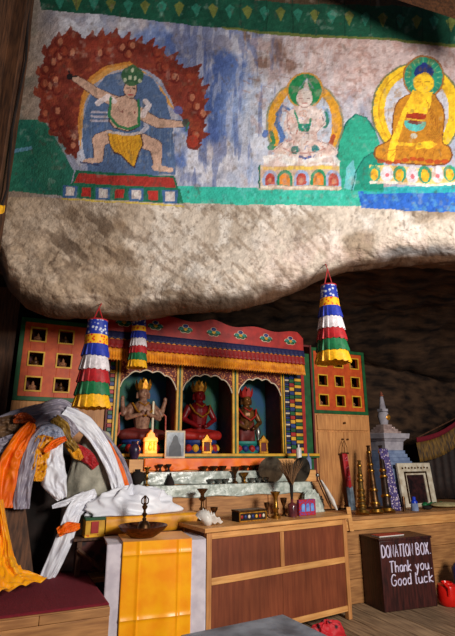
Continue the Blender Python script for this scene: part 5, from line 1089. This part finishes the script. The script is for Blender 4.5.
m.box(.143, .15, .01, .13, .008, hb-.008); m.box(BW-.008, BW-.003, .01, .13, .008, hb-.008); m.build('yellow_wrapping', YEL, t)
m = MB(); m.box(0, .135, .0, .135, .0, hb*.12, 0); m.box(0, .135, .0, .135, hb*.86, hb, 1); m.box(.003, .132, .006, .13, hb*.12, hb*.86, 2); m.box(.04, .09, -.001, .005, hb*.2, hb*.8, 3); m.build('painted_end', [YREDB, PGR, PYE, PRED], t, bevel=.001)
# cloth pile on top
pp = onDz(131, DR+.07, zy1); k = kk(pp)
pile('scarf_pile', 'bunched pile of white silk scarves on the yellow wrapped book', 'scarf pile', WHITE, pp+Vector((0, 0, .003)), 41*k, .085, 21*k, 1.3)
# boulder / heap core
dk = MB()
def lump(name, label, cat, px, D, py0, py1, wpx, dy, mt, seed, zbase=None, parent=None):
    zb3 = zbase if zbase is not None else zD(px, py1, D); p = onDz(px, D, zb3); k = kk(p); z1 = zD(px, py0, D); hh = z1-zb3; m = MB()
    def fn(u_, v):
        a = u_*2*math.pi; e = v*math.pi*.5; n_ = mnoise.noise(Vector((math.cos(a)*1.3+seed, math.sin(a)*1.3, e*1.2)))+.4*mnoise.noise(Vector((math.cos(a)*4+seed, math.sin(a)*4, e*4)))
        rr = (math.cos(e)**.55)*(1+.16*n_); return Vector((wpx*k/2*math.cos(a)*rr, dy*math.sin(a)*rr, hh*math.sin(e)**.9*(1+.06*n_*(1 if v > .05 else 0))))
    m.grid(fn, 64, 28); m.f.append(tuple(range(0, 64*29, 29))[::-1]); m.m.append(0); return tag(m.build(name, mt, loc=p+Vector((0, 0, .001)), rz=A25, angle=180), label, cat)
lump('grey_stone', 'rounded grey stone draped with white and orange scarves', 'stone', 86, 3.83, 434, 510, 60, .13, GREYSTONE, 3, zbase=zp+.014)
lump('dark_lump', 'near-black lump standing in for the dark hollow under the scarves', 'rock', 36, 3.97, 424, 560, 62, .13, BLACKISH, 8, zbase=zp+.014)  # added black mass; its colour stands for the shade inside the hollow
# board leaning
m = MB(); p = onDz(14, 3.62, zp+.015); k = kk(p); m.taper(-.09, .12, -.01, .01, 0, -.13, .0, .06, .08, 84*k); tag(m.build('leaning_board', OLDW, loc=p, rz=A25, bevel=.003), 'brown wooden board leaning under the orange scarves at left edge', 'board')
def scarf(name, label, mt, pts, wid, D0=None, folds=3, amp=.012, seed=0, group=None, n=60, cat='scarf', thick=.0025, wdir=None):
    # pts: (px, py, D) centre line on its own depths; wid in photograph units
    P = [onD(a, b, c) for a, b, c in pts]; org = P[0].copy(); Wd = wid if isinstance(wid, (list, tuple)) else [wid]*len(pts)
    m = MB(); nu = 28
    def fn(u_, v):
        c = catmull(P, v); c2_ = catmull(P, min(v+.02, 1)); c0_ = catmull(P, max(v-.02, 0)); d = (c2_-c0_).normalized()
        x = v*(len(Wd)-1); i = min(int(x), len(Wd)-2); wv = lerp(Wd[i], Wd[i+1], x-i)*kk(c)
        side = d.cross(-N).normalized() if wdir is None else Vector(wdir).normalized(); nrm = side.cross(d).normalized()
        if nrm.dot(N) > 0: nrm = -nrm
        q = u_-.5; nz_ = mnoise.noise(Vector((q*3+seed, v*3, seed*2.1)))
        r1_ = 1-2*abs(mnoise.noise(Vector((q*folds*1.3+seed*3, v*n*.045, seed*5+2)))*1.6); r2_ = 1-2*abs(mnoise.noise(Vector((q*folds*2.4+v*3, v*n*.12-q*2, seed*7+9)))*1.6)
        f = .45*math.sin(q*folds*1.5*math.pi+3.5*nz_+v*2+seed)+.75*r1_+.4*r2_
        return c+side*(q*wv*(1+.16*mnoise.noise(Vector((v*4, seed, q)))))+nrm*(amp*f+amp*1.2*nz_+.3*wv*(math.sqrt(max(0, 1-(2*q)**2))-1)*.5)-org
    m.grid(lambda u_, v: fn(u_, v), nu, n*2); return tag(m.build(name, mt, loc=org, solid=thick, angle=180), label, cat, group)
G_ = 'offering scarves over the stone'
# tangled grey-white mass along the top
scarf('silk_scarf', 'tangled mauve grey scarf along the top of the heap', GREYS, [(-8, 436, 3.82), (18, 420, 3.8), (42, 412, 3.78), (62, 409, 3.78), (80, 424, 3.78)], [26, 22, 18, 20, 16], folds=3, amp=.02, seed=1, group=G_)
scarf('silk_scarf', 'crumpled brown gold scarf at the far left top of the heap', mat('dull_brown_silk', (130, 96, 66), (84, 60, 44), rough=.5), [(-10, 430, 3.78), (14, 428, 3.74), (34, 426, 3.74)], [22, 26, 14], folds=3, amp=.024, seed=2, group=G_)
scarf('silk_scarf', 'grey scarf bundled in the middle of the heap top', GREYS, [(30, 440, 3.72), (46, 424, 3.7), (62, 424, 3.7), (74, 436, 3.7)], [16, 18, 18, 14], folds=3, amp=.018, seed=11, group=G_)
scarf('silk_scarf', 'mustard scarf knotted beside the grey bundle', mat('mustard_silk', (168, 130, 50), (110, 80, 34), rough=.4), [(54, 418, 3.68), (62, 426, 3.66), (68, 440, 3.66), (76, 450, 3.67)], [9, 12, 8, 8], folds=2, amp=.012, seed=12, group=G_)
scarf('silk_scarf', 'pale rumpled scarf at the far left edge of the heap', GREYS, [(-10, 452, 3.68), (4, 446, 3.66), (16, 438, 3.67)], [22, 18, 10], folds=3, amp=.02, seed=21, group=G_)
scarf('silk_scarf', 'small rust coloured scarf in the left top of heap', mat('rust_silk', (190, 84, 30), (140, 54, 20), rough=.4), [(14, 420, 3.72), (24, 418, 3.7), (34, 424, 3.7)], [7, 12, 6], folds=2, amp=.016, seed=22, group=G_)
scarf('silk_scarf', 'pale blue grey crumpled scarf at the centre top of heap', mat('pale_blue_silk', (176, 184, 206), (130, 136, 160), rough=.35), [(36, 434, 3.66), (47, 430, 3.64), (58, 434, 3.64), (64, 442, 3.65)], [8, 12, 12, 7], folds=2, amp=.016, seed=23, group=G_)
scarf('silk_scarf', 'wide bright orange scarf falling at the left edge', ORANGE, [(32, 424, 3.66), (20, 444, 3.62), (10, 470, 3.6), (4, 508, 3.6)], [9, 19, 24, 24], folds=2, amp=.016, seed=3, group=G_)
scarf('silk_scarf', 'lavender grey scarf hanging right beside the orange one', GREYS, [(44, 428, 3.66), (33, 448, 3.62), (25, 478, 3.6), (21, 509, 3.6)], [10, 13, 16, 16], folds=2, amp=.014, seed=4, group=G_)
scarf('brocade_scarf', 'gold brocade cloth between lavender scarf and white satin', GOLDB, [(46, 436, 3.64), (41, 452, 3.62), (38, 470, 3.61), (36, 481, 3.61)], [14, 20, 17, 12], folds=2, amp=.014, seed=5, group=G_)
scarf('silk_scarf', 'short orange red scarf tied around the white satin top', ORANGE, [(44, 452, 3.6), (54, 444, 3.6), (66, 438, 3.6)], [4, 8, 5], folds=2, amp=.01, seed=15, group=G_)
scarf('silk_scarf', 'short white satin scarf hanging over the grey stone front', WHITE, [(56, 440, 3.66), (53, 458, 3.62), (55, 480, 3.6), (62, 499, 3.6)], [13, 19, 25, 9], folds=2, amp=.014, seed=6, group=G_)
scarf('silk_scarf', 'long white scarf curving over the grey stone to the book', WHITE, [(64, 411, 3.74), (84, 424, 3.71), (102, 446, 3.68), (114, 472, 3.66), (120, 494, 3.66)], [12, 17, 15, 13, 13], folds=2, amp=.012, seed=7, group=G_)
scarf('silk_scarf', 'red and yellow scarf tucked on the stone beneath white scarf', REDC, [(74, 447, 3.71), (86, 455, 3.7), (96, 467, 3.7)], [7, 13, 8], folds=2, amp=.01, seed=8, group=G_)
scarf('silk_scarf', 'yellow scarf edge below the red scarf on the stone', YEL, [(68, 442, 3.7), (76, 453, 3.69), (82, 459, 3.69)], [9, 10, 4], folds=2, amp=.01, seed=18, group=G_)
scarf('silk_scarf', 'narrow orange scarf along the right side of the long white one', ORANGE, [(92, 430, 3.74), (107, 447, 3.71), (119, 468, 3.69), (128, 494, 3.68)], [7, 9, 8, 7], folds=1, amp=.008, seed=9, group=G_)
scarf('silk_scarf', 'narrow pale grey scarf at the outermost right of heap', GREYS, [(98, 428, 3.76), (114, 447, 3.73), (126, 469, 3.7), (133, 494, 3.69)], [4, 5, 5, 5], folds=1, amp=.006, seed=10, group=G_)
scarf('silk_scarf', 'white scarf hanging from the pile down to the carpet', WHITE, [(88, 497, 3.68), (74, 512, 3.6), (64, 540, 3.58), (47, 578, 3.62)], [16, 18, 17, 15], folds=2, amp=.014, seed=13)
scarf('silk_scarf', 'white scarf end sticking out left from the pile', WHITE, [(96, 494, 3.68), (76, 500, 3.64), (52, 507, 3.64)], [10, 9, 3], folds=1, amp=.01, seed=14)
scarf('silk_scarf', 'small orange scarf knot beside the painted book end', ORANGE, [(58, 533, 3.56), (68, 528, 3.55), (80, 526, 3.57)], [8, 11, 5], folds=2, amp=.01, seed=16)
# saffron cloth falling to the carpet
P1 = [(0, 500, 3.58), (2, 530, 3.57), (6, 565, 3.57)]
A0 = [onD(-14, 500, 3.5), onD(-12, 540, 3.42), onD(-16, 572, 3.3), atZ(-25, 604, zp+.03)]
B0 = [onD(3, 500, 3.5), onD(11, 545, 3.42), onD(20, 570, 3.36), atZ(47, 586, zp+.025)]
org = A0[0].copy(); m = MB()
def sfn(u_, v):
    a = catmull(A0, v); b_3 = catmull(B0, v); c = a.lerp(b_3, u_); n_ = mnoise.noise(Vector((u_*4, v*5, 3)))
    return c-N*(.022*math.sin(u_*17+2*n_+v*2)*(1-.6*v))+N*(.03*(1-2.4*abs(mnoise.noise(Vector((u_*3.4+v, v*1.6, 9)))))*(1-.5*v)+.012*(1-2*abs(mnoise.noise(Vector((u_*8, v*7, 2))))))+Vector((0, 0, .03*v*v*max(0, 1-3*abs(mnoise.noise(Vector((u_*4, v*9, 5)))))+.012*v*abs(math.sin(u_*14))))-org
m.grid(sfn, 70, 60); tag(m.build('saffron_shawl', SAFF, loc=org, solid=.003, angle=180), 'saffron cloth falling from the heap and spreading on maroon carpet', 'cloth')
m = MB(); p = onD(0, 214, 3.0); m = MB(); m.grid(lambda u_, v: Vector(((u_-.5)*.1, .01*math.sin(u_*9), -.1*v*(1-.5*u_))), 8, 8)
tag(m.build('yellow_pennant', YELC, loc=atY(-3, 205, 2.72), solid=.003), 'small yellow pennant corner at the left edge below the mural', 'pennant')
# ------------------------------------------------------------------ grey table in the foreground
g0 = atZ(283, 614, .45); GA = math.radians(30)
t = thing('grey_table', 'low square table with worn grey top at the bottom foreground', 'table', (g0.x, g0.y, 0), GA)
m = MB(); m.box(-.58, 0, -.5, 0, .425, .45); m.build('top', GREYTOP, t, bevel=.005)
for x in (-.55, -.07):
    for y in (-.47, -.07): m = MB(); m.box(x, x+.04, y, y+.04, 0, .424); m.build('leg', OLDW, t, bevel=.003)
m = MB(); m.box(-.54, -.04, -.035, -.025, .36, .424); m.box(-.54, -.04, -.465, -.455, .36, .424); m.build('apron', OLDW, t)
p = atZ(322, 634, .02); pile('red_bag', 'crumpled red cloth bag on the floor behind the grey table', 'bag', mat('red_black_cloth', (190, 30, 40), (50, 20, 30), scale=22, rough=.6, kind='vor'), Vector((p.x+.03, p.y-.02, .001)), .13, .06, .09, 5.2)
